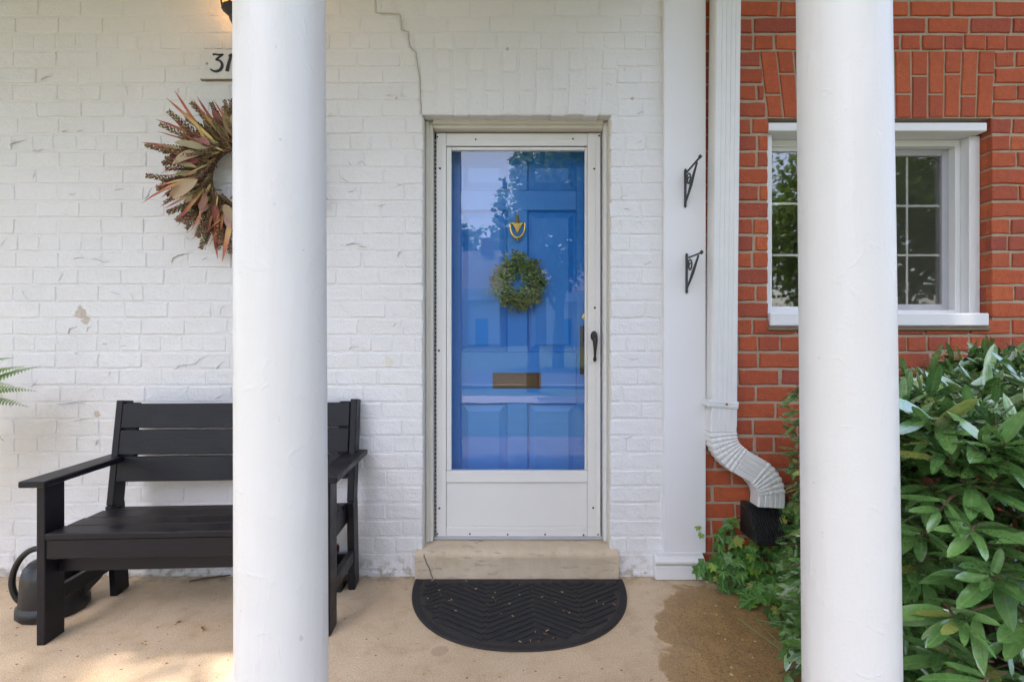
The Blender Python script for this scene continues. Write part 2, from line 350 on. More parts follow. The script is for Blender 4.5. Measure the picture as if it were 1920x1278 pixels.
class MB:
    def __init__(s): s.v = []; s.f = []; s.uv = []
    def add(s, vs_, fs_, Mx=None):
        k = len(s.v)
        s.v += [tuple(Mx @ Vector(v)) if Mx is not None else tuple(v) for v in vs_]
        s.f += [tuple(i + k for i in f) for f in fs_]
        return s
    def box(s, x0, x1, y0, y1, z0, z1, b=0.0, Mx=None):
        if b <= 0:
            vs_ = [(x, y, z) for x in (x0, x1) for y in (y0, y1) for z in (z0, z1)]
            return s.add(vs_, [(0, 1, 3, 2), (4, 6, 7, 5), (0, 4, 5, 1), (2, 3, 7, 6), (0, 2, 6, 4), (1, 5, 7, 3)], Mx)
        # chamfered box
        b = min(b, (x1 - x0) * .49, (y1 - y0) * .49, (z1 - z0) * .49)
        ax = ((x0, x1), (y0, y1), (z0, z1)); sg = (b, -b)
        vs_ = []; idx = {}
        for i in (0, 1):
            for j in (0, 1):
                for k in (0, 1):
                    c = (i, j, k)
                    for a in range(3):
                        p = [ax[q][c[q]] + (sg[c[q]] if q != a else 0) for q in range(3)]
                        idx[(c, a)] = len(vs_); vs_.append(p)
        fs_ = []
        for a in range(3):
            u, w = [q for q in range(3) if q != a]
            for sd_ in (0, 1):
                loop = []
                for (i, j) in ((0, 0), (1, 0), (1, 1), (0, 1)):
                    c = [0, 0, 0]; c[a] = sd_; c[u] = i; c[w] = j; loop.append(idx[(tuple(c), a)])
                fs_.append(loop)
            for i in (0, 1):
                for j in (0, 1):
                    c0 = [0, 0, 0]; c0[u] = i; c0[w] = j; c1 = list(c0); c1[a] = 1; c0, c1 = tuple(c0), tuple(c1)
                    fs_.append([idx[(c0, u)], idx[(c1, u)], idx[(c1, w)], idx[(c0, w)]])
        for i in (0, 1):
            for j in (0, 1):
                for k in (0, 1): fs_.append([idx[((i, j, k), a)] for a in range(3)])
        return s.add(vs_, fs_, Mx)
    def beam(s, p0, p1, w, t, b=0.003, side=(1, 0, 0)):
        # board from p0 to p1; w is its width along 'side', t its other thickness
        p0, p1 = Vector(p0), Vector(p1); d = p1 - p0; L = d.length; d.normalize()
        u = Vector(side); u = (u - d * u.dot(d)).normalized(); n = d.cross(u)
        Mx = Matrix(((u.x, n.x, d.x, p0.x), (u.y, n.y, d.y, p0.y), (u.z, n.z, d.z, p0.z), (0, 0, 0, 1)))
        return s.box(-w / 2, w / 2, -t / 2, t / 2, 0, L, b, Mx)
    def tube(s, pts, rad, n=8, cap=True):
        pts = [Vector(p) for p in pts]; rad = rad if isinstance(rad, (list, tuple)) else [rad] * len(pts)
        k = len(s.v); prev = None
        for i, p in enumerate(pts):
            d = (pts[min(i + 1, len(pts) - 1)] - pts[max(i - 1, 0)]).normalized()
            if prev is None: u = d.orthogonal().normalized()
            else: u = (prev - d * prev.dot(d)).normalized()
            prev = u; w = d.cross(u)
            for j in range(n):
                a = 2 * pi * j / n; s.v.append(tuple(p + (u * cos(a) + w * sin(a)) * rad[i]))
        for i in range(len(pts) - 1):
            for j in range(n):
                a = k + i * n + j; b_ = k + i * n + (j + 1) % n; s.f.append((a, b_, b_ + n, a + n))
        if cap:
            s.f.append(tuple(k + j for j in reversed(range(n)))); e = k + (len(pts) - 1) * n; s.f.append(tuple(e + j for j in range(n)))
        return s
    def lathe(s, prof, c=(0, 0, 0), n=24, axis='Z', Mx=None, rot=0.0):
        vs_ = []; fs_ = []
        for (r, h) in prof:
            for j in range(n):
                a = 2 * pi * j / n + rot
                if axis == 'Z': vs_.append((c[0] + r * cos(a), c[1] + r * sin(a), c[2] + h))
                else: vs_.append((c[0] + r * cos(a), c[1] + h, c[2] + r * sin(a)))
        for i in range(len(prof) - 1):
            for j in range(n):
                a = i * n + j; b_ = i * n + (j + 1) % n; fs_.append((a, b_, b_ + n, a + n))
        fs_.append(tuple(range(n))); e = (len(prof) - 1) * n; fs_.append(tuple(e + j for j in range(n)))
        return s.add(vs_, fs_, Mx)
    def poly(s, pts, y0, y1, b=0.0):
        # extruded (x,z) outline, front at y0 (towards the camera), chamfered front edge
        n = len(pts); cx = sum(p[0] for p in pts) / n; cz = sum(p[1] for p in pts) / n
        loops = []
        if b > 0:
            inn = []
            for (x, z) in pts:
                dx, dz = cx - x, cz - z; L = sqrt(dx * dx + dz * dz) or 1; inn.append((x + dx / L * b * 1.3, z + dz / L * b * 1.3))
            loops.append([(x, y0, z) for x, z in inn]); loops.append([(x, y0 + b, z) for x, z in pts])
        else: loops.append([(x, y0, z) for x, z in pts])
        loops.append([(x, y1, z) for x, z in pts])
        vs_ = [v for l in loops for v in l]; fs_ = [tuple(range(n))]
        for i in range(len(loops) - 1):
            for j in range(n): fs_.append((i * n + j, i * n + (j + 1) % n, (i + 1) * n + (j + 1) % n, (i + 1) * n + j))
        fs_.append(tuple((len(loops) - 1) * n + j for j in reversed(range(n))))
        return s.add(vs_, fs_)
    def mesh(s, name, mat, smooth=None):
        me = bpy.data.meshes.new(name); me.from_pydata(s.v, [], s.f)
        bm = bmesh.new(); bm.from_mesh(me); bmesh.ops.recalc_face_normals(bm, faces=bm.faces); bm.to_mesh(me); bm.free()
        if s.uv:
            ul = me.uv_layers.new(name='UVMap')
            for lp in me.loops: ul.data[lp.index].uv = s.uv[lp.vertex_index]
        if smooth is not None:
            me.shade_smooth(); me.set_sharp_from_angle(angle=radians(smooth))
        me.materials.append(M[mat] if isinstance(mat, str) else mat)
        return me
    def build(s, name, mat, parent=None, smooth=None):
        return link(bpy.data.objects.new(name, s.mesh(name, mat, smooth)), parent)

def inst(name, me, parent, loc=(0, 0, 0), rot=None, scale=None):
    o = bpy.data.objects.new(name, me); o.location = loc
    if rot is not None: o.rotation_euler = rot
    if scale is not None: o.scale = scale if isinstance(scale, (tuple, list)) else (scale,) * 3
    return link(o, parent)

# ================================================================== SETTING
SLAB_X0, SLAB_X1, SLAB_Y = -4.2, 1.26, -1.70
g = MB(); N = 60
for i in range(N + 1):
    for j in range(N + 1):
        x = -60 + 120 * i / N; y = 6 - 86 * j / N
        z = -0.30 if y > -26 else -0.30 + min(1.1, (-26 - y) * 0.14)
        g.v.append((x, y, z))
for i in range(N):
    for j in range(N): a = i * (N + 1) + j; g.f.append((a, a + 1, a + N + 2, a + N + 1))
tag(g.build('ground', 'grass', smooth=60), 'green lawn in front of the porch and across the street', 'lawn', kind='structure')
sl = MB(); sl.box(SLAB_X0, SLAB_X1, SLAB_Y, 0.06, -0.35, 0.0, 0.015)
tag(sl.build('porch_floor', 'floor'), 'tan concrete porch floor with a damp brown patch', 'floor', kind='structure')
sb = MB(); nb = 36
for i in range(nb + 1):
    for j in range(nb + 1):
        x = SLAB_X1 - 0.001 + 3.2 * i / nb; y = 0.02 - 1.75 * j / nb
        sb.v.append((x, y, -0.05 + 0.05 * noise.noise(Vector((x * 4, y * 4, 0))) + 0.02 * noise.noise(Vector((x * 17, y * 17, 3)))))
for i in range(nb):
    for j in range(nb): a = i * (nb + 1) + j; sb.f.append((a, a + 1, a + nb + 2, a + nb + 1))
tag(sb.build('planting_bed', 'soil', smooth=60), 'dark soil bed along the red brick wall', 'soil', kind='structure')
for nm, y0, y1, mt, zz, lb in (('front_walk', -4.9, SLAB_Y - 0.01, 'paver', -0.283, 'brown paved walk running along the front of the porch'),
                               ('pavement', -10.6, -9.05, 'walk', -0.28, 'concrete pavement beside the street'),
                               ('street', -22.0, -13.0, 'asphalt', -0.29, 'asphalt street in front of the house')):
    b_ = MB()
    b_.box(-60, 60, y0, y1, zz - 0.1, zz)
    tag(b_.build(nm, mt), lb, nm.replace('front_', ''), kind='structure')
kb = MB(); kb.box(-60, 60, -13.0, -12.82, -0.4, -0.18, 0.02)
tag(kb.build('kerb', 'walk'), 'concrete kerb along the near side of the street', 'kerb', kind='structure')

# ================================================================== BRICK WALLS
PITCH = 31.4 / 370.36; B0 = (1080 - 31.5) / 370.36; SP = 0.2187; HP = 0.1067; J = 0.0115
def zb(j): return B0 - j * PITCH

_brick_cache = {}
def brick_mesh(L, h, mat, bev, depth, var, jit):
    key = (round(L, 2), round(h, 3), mat, var)
    if key in _brick_cache: return _brick_cache[key]
    rr = random.Random(int(key[0] * 1000) * 977 + int(key[1] * 10000) * 31 + var + len(mat) * 7); L = round(L, 2) if L > 0.05 else L
    nx = 2 if L > 0.13 else 1
    pts = []
    for i in range(nx + 1): pts.append((-L / 2 + L * i / (nx + 1), -h / 2))
    pts.append((L / 2, -h / 2)); pts.append((L / 2, 0))
    for i in range(nx + 1): pts.append((L / 2 - L * i / (nx + 1), h / 2))
    pts.append((-L / 2, h / 2)); pts.append((-L / 2, 0))
    pts = [(x + rr.uniform(-jit, jit), z + rr.uniform(-jit, jit)) for x, z in pts]
    n = len(pts); fr = []; 
    for x, z in pts:
        fx = x - math.copysign(min(bev, abs(x)), x) if abs(x) > L * 0.4 else x
        fz = z - math.copysign(min(bev, abs(z)), z) if abs(z) > h * 0.3 else z
        fr.append((fx, rr.uniform(-0.0012, 0.0012), fz))
    mb = MB(); mb.add(fr + [(x, bev * 0.9, z) for x, z in pts] + [(x, depth, z) for x, z in pts],
        [tuple(range(n))] + [(i * n + j, i * n + (j + 1) % n, (i + 1) * n + (j + 1) % n, (i + 1) * n + j) for i in (0, 1) for j in range(n)])
    me = mb.mesh('brick', mat); _brick_cache[key] = me
    return me

def px_of(x, y, z):
    d = D0 + y; return CX + F * x / d, CY - F * (z - H) / d

def brick_wall(wall, x_lo, x_hi, z_hi, exclude, mat, bev, jit, hide, in_first, proud, maxparts=296, J=J, JV=0.013):
    """rows of bricks with header courses; exclude(z0,z1)->list of intervals cut out"""
    items = []
    j = int((B0 - z_hi) / PITCH) - 1
    while True:
        z1 = zb(j); z0 = zb(j + 1)
        if z1 < 0.012: break
        z0c = max(z0, 0.0); z1c = min(z1, z_hi)
        if z1c - z0c > 0.02:
            hdr = j % 6 == 1; p = HP if hdr else SP
            off = (0.04 if hdr else (0.0 if j % 2 else SP / 2)) + R.uniform(-0.018, 0.018) + in_first
            ivs = [(x_lo, x_hi)]
            for (a, b) in exclude(z0c, z1c):
                nv = []
                for (u, w) in ivs:
                    if b <= u or a >= w: nv.append((u, w)); continue
                    if a > u: nv.append((u, a))
                    if b < w: nv.append((b, w))
                ivs = nv
            for (u, w) in ivs:
                cuts = [u]; k = math.floor((u - off) / p) + 1
                while off + k * p < w - 0.03:
                    c = off + k * p + R.uniform(-0.006, 0.006)
                    if c > cuts[-1] + 0.045: cuts.append(c)
                    k += 1
                cuts.append(w)
                for a, b in zip(cuts, cuts[1:]):
                    a2 = a + (JV / 2 if a > u else (0.0)); b2 = b - (JV / 2 if b < w else 0.0)
                    if b2 - a2 > 0.02: items.append((a2, b2, z0c + J / 2, z1c - J / 2))
        j += 1
    scored = []
    for it in items:
        a, b, z0, z1 = it
        pa, pt = px_of(a, 0, z1); pb, pbm = px_of(b, 0, z0)
        vis = max(0, min(pb, 1920) - max(pa, 0)) * max(0, min(pbm, 1278) - max(pt, 0))
        for (h0, h1, v0, v1) in hide:
            vis -= max(0, min(pb, h1) - max(pa, h0)) * max(0, min(pbm, v1) - max(pt, v0))
        scored.append((vis, it))
    scored.sort(key=lambda q: -q[0])
    rest = MB()
    for n_, (vis, (a, b, z0, z1)) in enumerate(scored):
        me = brick_mesh(b - a, z1 - z0, mat, bev, 0.03, R.randrange(6), jit)
        loc = ((a + b) / 2 + R.uniform(-.001, .001), R.uniform(-proud, proud), (z0 + z1) / 2 + R.uniform(-.001, .001))
        rot = (R.uniform(-.012, .012), R.uniform(-.008, .008), R.uniform(-.006, .006))
        if vis > 60 and n_ < maxparts: inst('brick', me, wall, loc, rot)
        else:
            Mx = Matrix.Translation(loc) @ Matrix.Rotation(rot[1], 4, 'Y')
            rest.add([v.co for v in me.vertices], [tuple(p.vertices) for p in me.polygons], Mx)
    o = rest.build('brick_field', mat, wall); o['kind'] = 'stuff'
    return o

def voussoirs(wall, xb0, xb1, xt0, xt1, yb, yt, n, mat, bev, s_lo, s_hi, first_low):
    for i in range(n):
        def xe(q, py):
            f = (py - yb) / (yt - yb); xb = xb0 + (xb1 - xb0) * q / n; xt = xt0 + (xt1 - xt0) * q / n
            return X(xb + (xt - xb) * f)
        sp = s_lo if (i % 2 == 0) == first_low else s_hi
        sp += R.uniform(-3, 3)
        g2 = 0.0055
        for (pa, pb) in ((yb + R.uniform(-1.5, 1.5), sp + 2), (sp - 2, yt)):
            pts = []
            for t_ in (0, 0.5, 1):
                py = pa + (pb - pa) * t_; pts.append((xe(i, py) + g2 + R.uniform(-.0015, .0015), Z(py)))
            for t_ in (1, 0.5, 0):
                py = pa + (pb - pa) * t_; pts.append((xe(i + 1, py) - g2 + R.uniform(-.0015, .0015), Z(py)))
            cx = sum(q[0] for q in pts) / 6; cz = sum(q[1] for q in pts) / 6
            mb = MB(); mb.poly([(x - cx, z - cz) for x, z in pts], 0, 0.06, bev)
            inst('brick', mb.mesh('brick', mat), wall, (cx, R.uniform(-.0015, .0015), cz))

# openings
DX0, DX1, DZ1 = X(792), X(1145), Z(216)
WX0, WX1, WZ0, WZ1 = X(1440), X(1860), Z(612), Z(222)
WALL_TOP = 3.34; WL, WM, WR = -3.9, X(1262), 3.9
AX0, AX1 = X(786), X(1157)
# --- white wall
white_wall = tag(empty('white_brick_wall', (0, 0, 0)), 'white painted brick wall around the blue front door', 'brick wall')
mo = MB(); my = 0.0034
mo.box(WL, DX0 - 0.004, my, 0.26, -0.3, WALL_TOP); mo.box(DX1 + 0.004, WM, my, 0.26, -0.3, WALL_TOP); mo.box(DX0 - 0.004, DX1 + 0.004, my, 0.26, DZ1 + 0.004, WALL_TOP)
mo.build('mortar', 'wbrick', white_wall)
def ex_white(z0, z1):
    out = []
    zc = (z0 + z1) / 2
    if zc < DZ1: out.append((DX0, DX1))
    elif zc < zb(2): out.append((AX0, AX1))
    return out
brick_wall(white_wall, WL, WM, WALL_TOP, ex_white, 'wbrick', 0.0038, 0.0020, [(438, 615, 0, 1278), (240, 438, 760, 890), (90, 438, 940, 1060)], 0.0, 0.0012, 270, JV=0.0065)
voussoirs(white_wall, 788, 1154, 783, 1160, 216, 95, 12, 'wbrick', 0.0045, 173, 135, True)
# rounded painted reveal lining
rv = MB()
rv.box(DX0 - 0.03, DX0 + 0.004, 0.012, 0.09, 0.0, DZ1, 0.004); rv.box(DX1 - 0.004, DX1 + 0.03, 0.012, 0.09, 0.0, DZ1, 0.004)
rv.build('reveal', 'cream', white_wall)
# step crack with filler
def ribbon(mb, pts, w, y, lift=0.0, taper=True):
    n = len(pts); vs_ = []
    for i, (x, z) in enumerate(pts):
        a = pts[max(i - 1, 0)]; b = pts[min(i + 1, n - 1)]
        dx, dz = b[0] - a[0], b[1] - a[1]; L = sqrt(dx * dx + dz * dz) or 1; nx, nz = -dz / L, dx / L
        ww = w * (0.35 + 0.65 * sin(pi * (i + 0.35) / (n - 0.3))) if taper else w
        vs_ += [(x + nx * ww / 2, y - lift, z + nz * ww / 2), (x - nx * ww / 2, y, z - nz * ww / 2)]
    mb.add(vs_, [(2 * i, 2 * i + 1, 2 * i + 3, 2 * i + 2) for i in range(n - 1)])
def densify(pts, step, jit, rr):
    out = []
    for (a, b) in zip(pts, pts[1:]):
        L = sqrt((a[0] - b[0]) ** 2 + (a[1] - b[1]) ** 2); m = max(1, int(L / step))
        for k in range(m): t_ = k / m; out.append((a[0] + (b[0] - a[0]) * t_ + rr.uniform(-jit, jit), a[1] + (b[1] - a[1]) * t_ + rr.uniform(-jit, jit)))
    out.append(pts[-1]); return out
stair = [(703, 0), (705, 24), (728, 26), (749, 27), (752, 56), (765, 60), (767, 88), (778, 98), (784, 130), (787, 175), (788, 214)]
sp_ = densify([(X(a), Z(b)) for a, b in stair], 0.03, 0.003, R)
ck = MB(); ribbon(ck, sp_, 0.011, -0.0022, 0.0, False); ck.build('crack_filler', 'caulk', white_wall)
ck = MB(); ribbon(ck, [(x + 0.004, z - 0.002) for x, z in sp_], 0.0018, -0.0032, 0.0, False); ck.build('stair_crack', 'shadedirt', white_wall)
cr = [[(228, 155), (238, 165), (240, 180)], [(77, 151), (86, 146), (97, 143)], [(335, 168), (333, 182)], [(18, 272), (34, 267), (50, 263)], [(62, 283), (72, 282), (79, 281)],
      [(145, 246), (153, 246), (157, 243)], [(118, 248), (124, 245)], [(130, 364), (137, 366), (142, 363)], [(273, 373), (279, 366), (281, 358), (286, 352)], [(63, 335), (66, 325)],
      [(322, 494), (325, 483), (336, 479), (362, 473)], [(138, 487), (143, 484), (158, 483)], [(172, 485), (183, 486), (193, 491), (206, 491)], [(2, 462), (8, 452), (14, 446)], [(111, 527), (118, 514)],
      [(41, 546), (50, 558), (58, 566)], [(208, 548), (221, 551), (226, 551)], [(247, 551), (251, 562), (253, 567)], [(129, 626), (131, 617), (145, 613)], [(163, 622), (166, 614), (171, 613)],
      [(328, 692), (337, 685), (347, 684), (366, 682), (377, 671), (391, 667)], [(405, 692), (416, 679), (422, 678)], [(53, 724), (62, 722), (72, 711)], [(380, 487), (388, 484)], [(413, 590), (415, 578), (422, 574)],
      [(108, 757), (130, 755), (146, 753), (160, 757)], [(205, 701), (208, 696)], [(225, 648), (238, 648)], [(193, 645), (201, 644)], [(20, 763), (23, 753)], [(140, 786), (152, 786), (164, 785)], [(180, 835), (183, 824)],
      [(27, 695), (35, 690)], [(145, 660), (142, 664)], [(402, 748), (418, 740), (421, 737)], [(725, 181), (731, 178), (736, 180)], [(752, 176), (757, 181), (763, 182)], [(640, 332), (648, 339), (654, 342)], [(672, 307), (679, 303), (686, 311)],
      [(1136, 161), (1141, 157), (1147, 162)], [(1195, 215), (1201, 211), (1206, 209)], [(1163, 370), (1170, 367), (1176, 366)], [(1169, 393), (1176, 391), (1181, 395)], [(1200, 415), (1204, 421)], [(1196, 268), (1204, 264)], [(1170, 135), (1172, 130)],
      [(648, 460), (662, 456), (680, 459)], [(745, 482), (748, 474), (752, 470)], [(654, 655), (660, 650), (672, 650)], [(737, 612), (742, 606)], [(672, 462), (690, 464)], [(1208, 497), (1216, 492), (1222, 490)], [(1180, 672), (1188, 674), (1198, 672)], [(1168, 818), (1176, 822), (1186, 816)]]
for _ in range(8):
    px = R.choice([R.uniform(10, 425), R.uniform(625, 775), R.uniform(1165, 1235)]); py = R.uniform(240, 1040)
    a = R.uniform(-0.5, 0.5) if R.random() < 0.7 else R.uniform(0.8, 2.2); L = R.uniform(5, 20)
    cr.append([(px, py), (px + cos(a) * L * 0.5 + R.uniform(-2, 2), py + sin(a) * L * 0.5 + R.uniform(-2, 2)), (px + cos(a) * L, py + sin(a) * L)])
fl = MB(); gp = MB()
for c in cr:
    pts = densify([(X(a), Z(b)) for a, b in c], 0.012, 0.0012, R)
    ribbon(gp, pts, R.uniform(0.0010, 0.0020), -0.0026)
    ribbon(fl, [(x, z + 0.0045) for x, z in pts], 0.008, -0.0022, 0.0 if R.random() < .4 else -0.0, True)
    # lifted lip of paint above the crack
    ribbon(fl, [(x, z + 0.0028) for x, z in pts[:max(2, int(len(pts) * .7))]], 0.005, -0.0065, -0.0042, True)
o = gp.build('paint_crack', 'shadedirt', white_wall); o['kind'] = 'stuff'  # thin ribbons with the shadow of each crack put into their colour
o = fl.build('paint_flake', 'wbrick', white_wall); o['kind'] = 'stuff'
# --- red wall
red_wall = tag(empty('red_brick_wall', (0, 0, 0)), 'bare red brick wall with tan mortar around the window', 'brick wall')
mo = MB(); my = 0.0075
mo.box(WM, WX0 - 0.002, my, 0.26, -0.3, WALL_TOP); mo.box(WX1 + 0.008, WR, my, 0.26, -0.3, WALL_TOP)
mo.box(WX0 - 0.002, WX1 + 0.008, my, 0.26, WZ1 + 0.004, WALL_TOP); mo.box(WX0 - 0.002, WX1 + 0.008, my, 0.26, -0.3, WZ0 - 0.004)
mo.build('mortar', 'mortar', red_wall)
RAX0, RAX1 = X(1432), X(1866)
def ex_red(z0, z1):
    zc = (z0 + z1) / 2
    if WZ0 < zc < WZ1: return [(WX0, WX1)]
    if WZ1 <= zc < zb(2):
        f = (zc - WZ1) / (zb(2) - WZ1)
        return [(X(1439 - 14 * f) - 0.004, X(1862 + 6 * f) + 0.004)]
    return []
brick_wall(red_wall, WM, WR, WALL_TOP, ex_red, 'rbrick', 0.0035, 0.0024, [(1488, 1670, 0, 1278), (1690, 1920, 760, 1278), (1230, 1322, 0, 1278), (1345, 1390, 0, 800), (1400, 1500, 1000, 1278)], 0.03, 0.0022, J=0.0145)
voussoirs(red_wall, 1440, 1861, 1425, 1868, 219, 96, 14, 'rbrick', 0.0035, 178, 139, True)
# brick returns at the right window jamb
for jj in range(3, 22):
    z1, z0 = zb(jj + 1) + PITCH - J / 2, zb(jj + 1) + J / 2
    if z0 > WZ1 - 0.02 or z1 < WZ0: continue
    z1 = min(z1, WZ1 - .004); z0 = max(z0, WZ0 - 0.02)
    mb = MB(); mb.box(-0.02, 0.02, -0.045, 0.045, -(z1 - z0) / 2, (z1 - z0) / 2, 0.004)
    inst('brick', mb.mesh('brick', 'rbrick'), red_wall, (WX1 + 0.0215 + R.uniform(-.001, .001), 0.0525 + R.uniform(-.001, .001), (z0 + z1) / 2))

# ================================================================== PORCH ROOF AND COLUMNS
roof = tag(empty('portico_canopy', (0, -0.9, 2.8)), 'white painted porch roof carried by the two round columns', 'porch roof')
def rel(mb, o): mb.v = [(x - o.location.x, y - o.location.y, z - o.location.z) for x, y, z in mb.v]; return mb
m = MB(); m.box(-4.4, 1.12, -1.87, 0.0, WALL_TOP + 0.002, 3.42); rel(m, roof).build('ceiling', 'ceiling', roof)
m = MB(); m.box(-4.4, 1.04, -1.50, -1.32, 3.14, WALL_TOP, 0.006); rel(m, roof).build('beam', 'trim', roof)
m = MB(); m.box(-4.4, 1.16, -1.91, -1.872, 3.27, 3.45, 0.004); rel(m, roof).build('fascia', 'trim', roof)
m = MB(); m.add([(-4.5, -1.97, 3.452), (1.22, -1.97, 3.452), (1.22, 0.1, 4.07), (-4.5, 0.1, 4.07), (-4.5, -1.97, 3.48), (1.22, -1.97, 3.48), (1.22, 0.1, 4.12), (-4.5, 0.1, 4.12)],
    [(0, 1, 2, 3), (4, 7, 6, 5), (0, 4, 5, 1), (1, 5, 6, 2), (2, 6, 7, 3), (3, 7, 4, 0)]); rel(m, roof).build('roof_slope', 'shingle', roof)

uw = MB(); uw.box(WL, 1.12, 0.02, 0.26, 3.425, 5.8); uw.build('upper_wall', 'wbrick', white_wall)
uw = MB(); uw.box(1.121, WR, 0.012, 0.26, WALL_TOP + .001, 3.50); uw.build('upper_wall', 'rbrick', red_wall)
er = tag(empty('house_eave', (2.5, 0, 3.50)), 'white eave over the red brick wall beside the porch roof', 'eave')
m = MB(); m.box(-1.27, 1.6, -0.62, 0.30, 0.001, 0.14); m.build('soffit', 'trim', er)
m = MB(); m.add([(-1.27, -0.66, 0.141), (1.6, -0.66, 0.141), (1.6, 1.5, 1.5), (-1.27, 1.5, 1.5), (-1.27, -0.66, 0.17), (1.6, -0.66, 0.17), (1.6, 1.5, 1.54), (-1.27, 1.5, 1.54)], [(0, 1, 2, 3), (4, 7, 6, 5), (0, 4, 5, 1), (1, 5, 6, 2), (2, 6, 7, 3), (3, 7, 4, 0)]); m.build('roof_slope', 'shingle', er)

CD = 1.125
def column(px_top, px_bot, rad_top, rad_bot, label):
    y = CD - D0
    xt = X(px_top, y); xb = X(px_bot, y); zt = 3.14; z1 = Z(0, y); z0 = Z(1278, y)
    sl_ = (xt - xb) / (z1 - z0); x_at = lambda z: xb + sl_ * (z - z0)
    r_at = lambda z: rad_bot + (rad_top - rad_bot) * max(0, min(1, (z - z0) / (z1 - z0)))
    e = tag(empty('porch_column', (x_at(0), y, 0)), label, 'column', 'round porch columns')
    m = MB(); n = 64; zs = [0.13 + (zt - 0.10 - 0.13) * i / 40 for i in range(41)]
    for z in zs:
        for j in range(n): a = 2 * pi * j / n; m.v.append((x_at(z) - x_at(0) + r_at(z) * cos(a), r_at(z) * sin(a), z))
    for i in range(40):
        for j in range(n): a = i * n + j; b = i * n + (j + 1) % n; m.f.append((a, b, b + n, a + n))
    m.build('shaft', 'column', e, 60)
    m = MB(); m.box(-0.15, 0.15, -0.15, 0.15, 0.0, 0.06, 0.006)
    m.lathe([(0.10, 0.06), (0.145, 0.065), (0.150, 0.085), (0.145, 0.105), (0.118, 0.115), (0.112, 0.135), (0.09, 0.14)], n=48); m.build('base', 'trim', e, 30)
    dx = x_at(zt) - x_at(0)
    m = MB(); m.lathe([(0.09, zt - 0.11), (0.105, zt - 0.10), (0.11, zt - 0.08), (0.12, zt - 0.05), (0.10, zt - 0.045)], c=(dx, 0, 0), n=48)
    m.box(dx - 0.13, dx + 0.13, -0.13, 0.13, zt - 0.045, zt - 0.002, 0.004); m.build('capital', 'trim', e, 30)
column(526.0, 530, 0.0950, 0.0972, 'round white column in front of the black bench')
column(1579, 1594, 0.0905, 0.0950, 'round white column in front of the window and shrub')

# ================================================================== DOORWAY
YS = 0.12                                             # storm door face
frame = tag(empty('doorway_surround', (0, 0.1, 0.145)), 'aged cream painted wooden frame around the storm door', 'door frame')
fx0, fx1, fz = X(814, YS), X(1129, YS), Z(247, YS); ST = 0.146
m = MB(); m.box(DX0 + 0.004, fx0, 0.075, 0.30, ST, DZ1, 0.003); m.box(DX0 + .0045, fx0 - 0.018, 0.062, 0.0748, ST, DZ1, 0.004); rel(m, frame).build('jamb', 'cream', frame)
m = MB(); m.box(fx1, DX1 - 0.004, 0.075, 0.30, ST, DZ1, 0.003); m.box(fx1 + 0.018, DX1 - .0045, 0.062, 0.0748, ST, DZ1, 0.004); rel(m, frame).build('jamb', 'storm', frame)
m = MB(); m.box(fx0 + .001, fx1 - .001, 0.075, 0.30, fz, DZ1 + 0.02, 0.003); m.box(fx0 + .001, fx1 - .001, 0.060, 0.0748, fz + 0.016, DZ1 + 0.018, 0.004); rel(m, frame).build('head', 'cream', frame)
m = MB(); m.box(fx0 + .001, fx1 - .001, 0.10, 0.30, ST, ST + 0.012, 0.003); rel(m, frame).build('threshold', 'sash', frame)

step = tag(empty('door_step', (X(968), 0, 0)), 'worn tan concrete step below the storm door', 'step')
sx0, sx1 = X(778, -.03), X(1160, -.03)
m = MB(); prof = [(0.24, 0.145), (0.02, 0.143), (-0.012, 0.139), (-0.028, 0.128), (-0.034, 0.112), (-0.031, 0.095), (-0.033, 0.05), (-0.034, 0.0)]
nxs = 48
for i in range(nxs + 1):
    x = sx0 + (sx1 - sx0) * i / nxs
    for k, (yy, zz) in enumerate(prof):
        w = 0.0025 * noise.noise(Vector((x * 14, k * 1.7, 0))) + 0.002 * noise.noise(Vector((x * 45, k * 3.1, 5)))
        m.v.append((x, yy + (w if 0 < k else 0), zz + (w if 0 < k < 7 else 0)))
for i in range(nxs):
    for k in range(len(prof) - 1): a = i * len(prof) + k; m.f.append((a, a + 1, a + len(prof) + 1, a + len(prof)))
m.f.append(tuple(range(len(prof)))); m.f.append(tuple(nxs * len(prof) + k for k in reversed(range(len(prof)))))
rel(m, step).build('tread', 'step', step, 40)
m = MB(); cpts = densify([(X(795, -.03), 0.127), (X(800, -.03), 0.085), (X(806, -.03), 0.055), (X(812, -.03), 0.004)], 0.012, 0.0015, R); ribbon(m, cpts, 0.0055, -0.0372, 0, False)
rel(m, step).build('crack', 'shadedirt', step)

# ---- storm door
storm = tag(empty('storm_door', (0, YS, ST + 0.006)), 'white storm door with a tall glass pane over the blue door', 'storm door')
def sdx(px, y=YS): return X(px, y)
def sdz(py, y=YS): return Z(py, y)
Lx, Rx, Tz, Bz = sdx(818), sdx(1126), sdz(249.5), sdz(1006)
gx0, gx1, gz0, gz1 = sdx(846), sdx(1097), sdz(882), sdz(281)
ix0, ix1 = sdx(836.5), sdx(1101.5); iz1 = sdz(274); rz0, rz1 = sdz(904), sdz(882); kz0 = sdz(987)
def part(name, mat, *boxes, parent=storm, smooth=None):
    m = MB()
    for b in boxes: m.box(*b)
    return rel(m, parent).build(name, mat, parent, smooth)
part('stile', 'storm', (Lx, ix0, YS, YS + 0.035, Bz, Tz, 0.002), (Lx + 0.028, ix0, YS - 0.003, YS - 0.0003, Bz + 0.05, Tz - 0.05, 0.0015))
part('stile', 'storm', (ix1, Rx, YS, YS + 0.035, Bz, Tz, 0.002), (ix1, Rx - 0.028, YS - 0.003, YS - 0.0003, Bz + 0.05, Tz - 0.05, 0.0015))
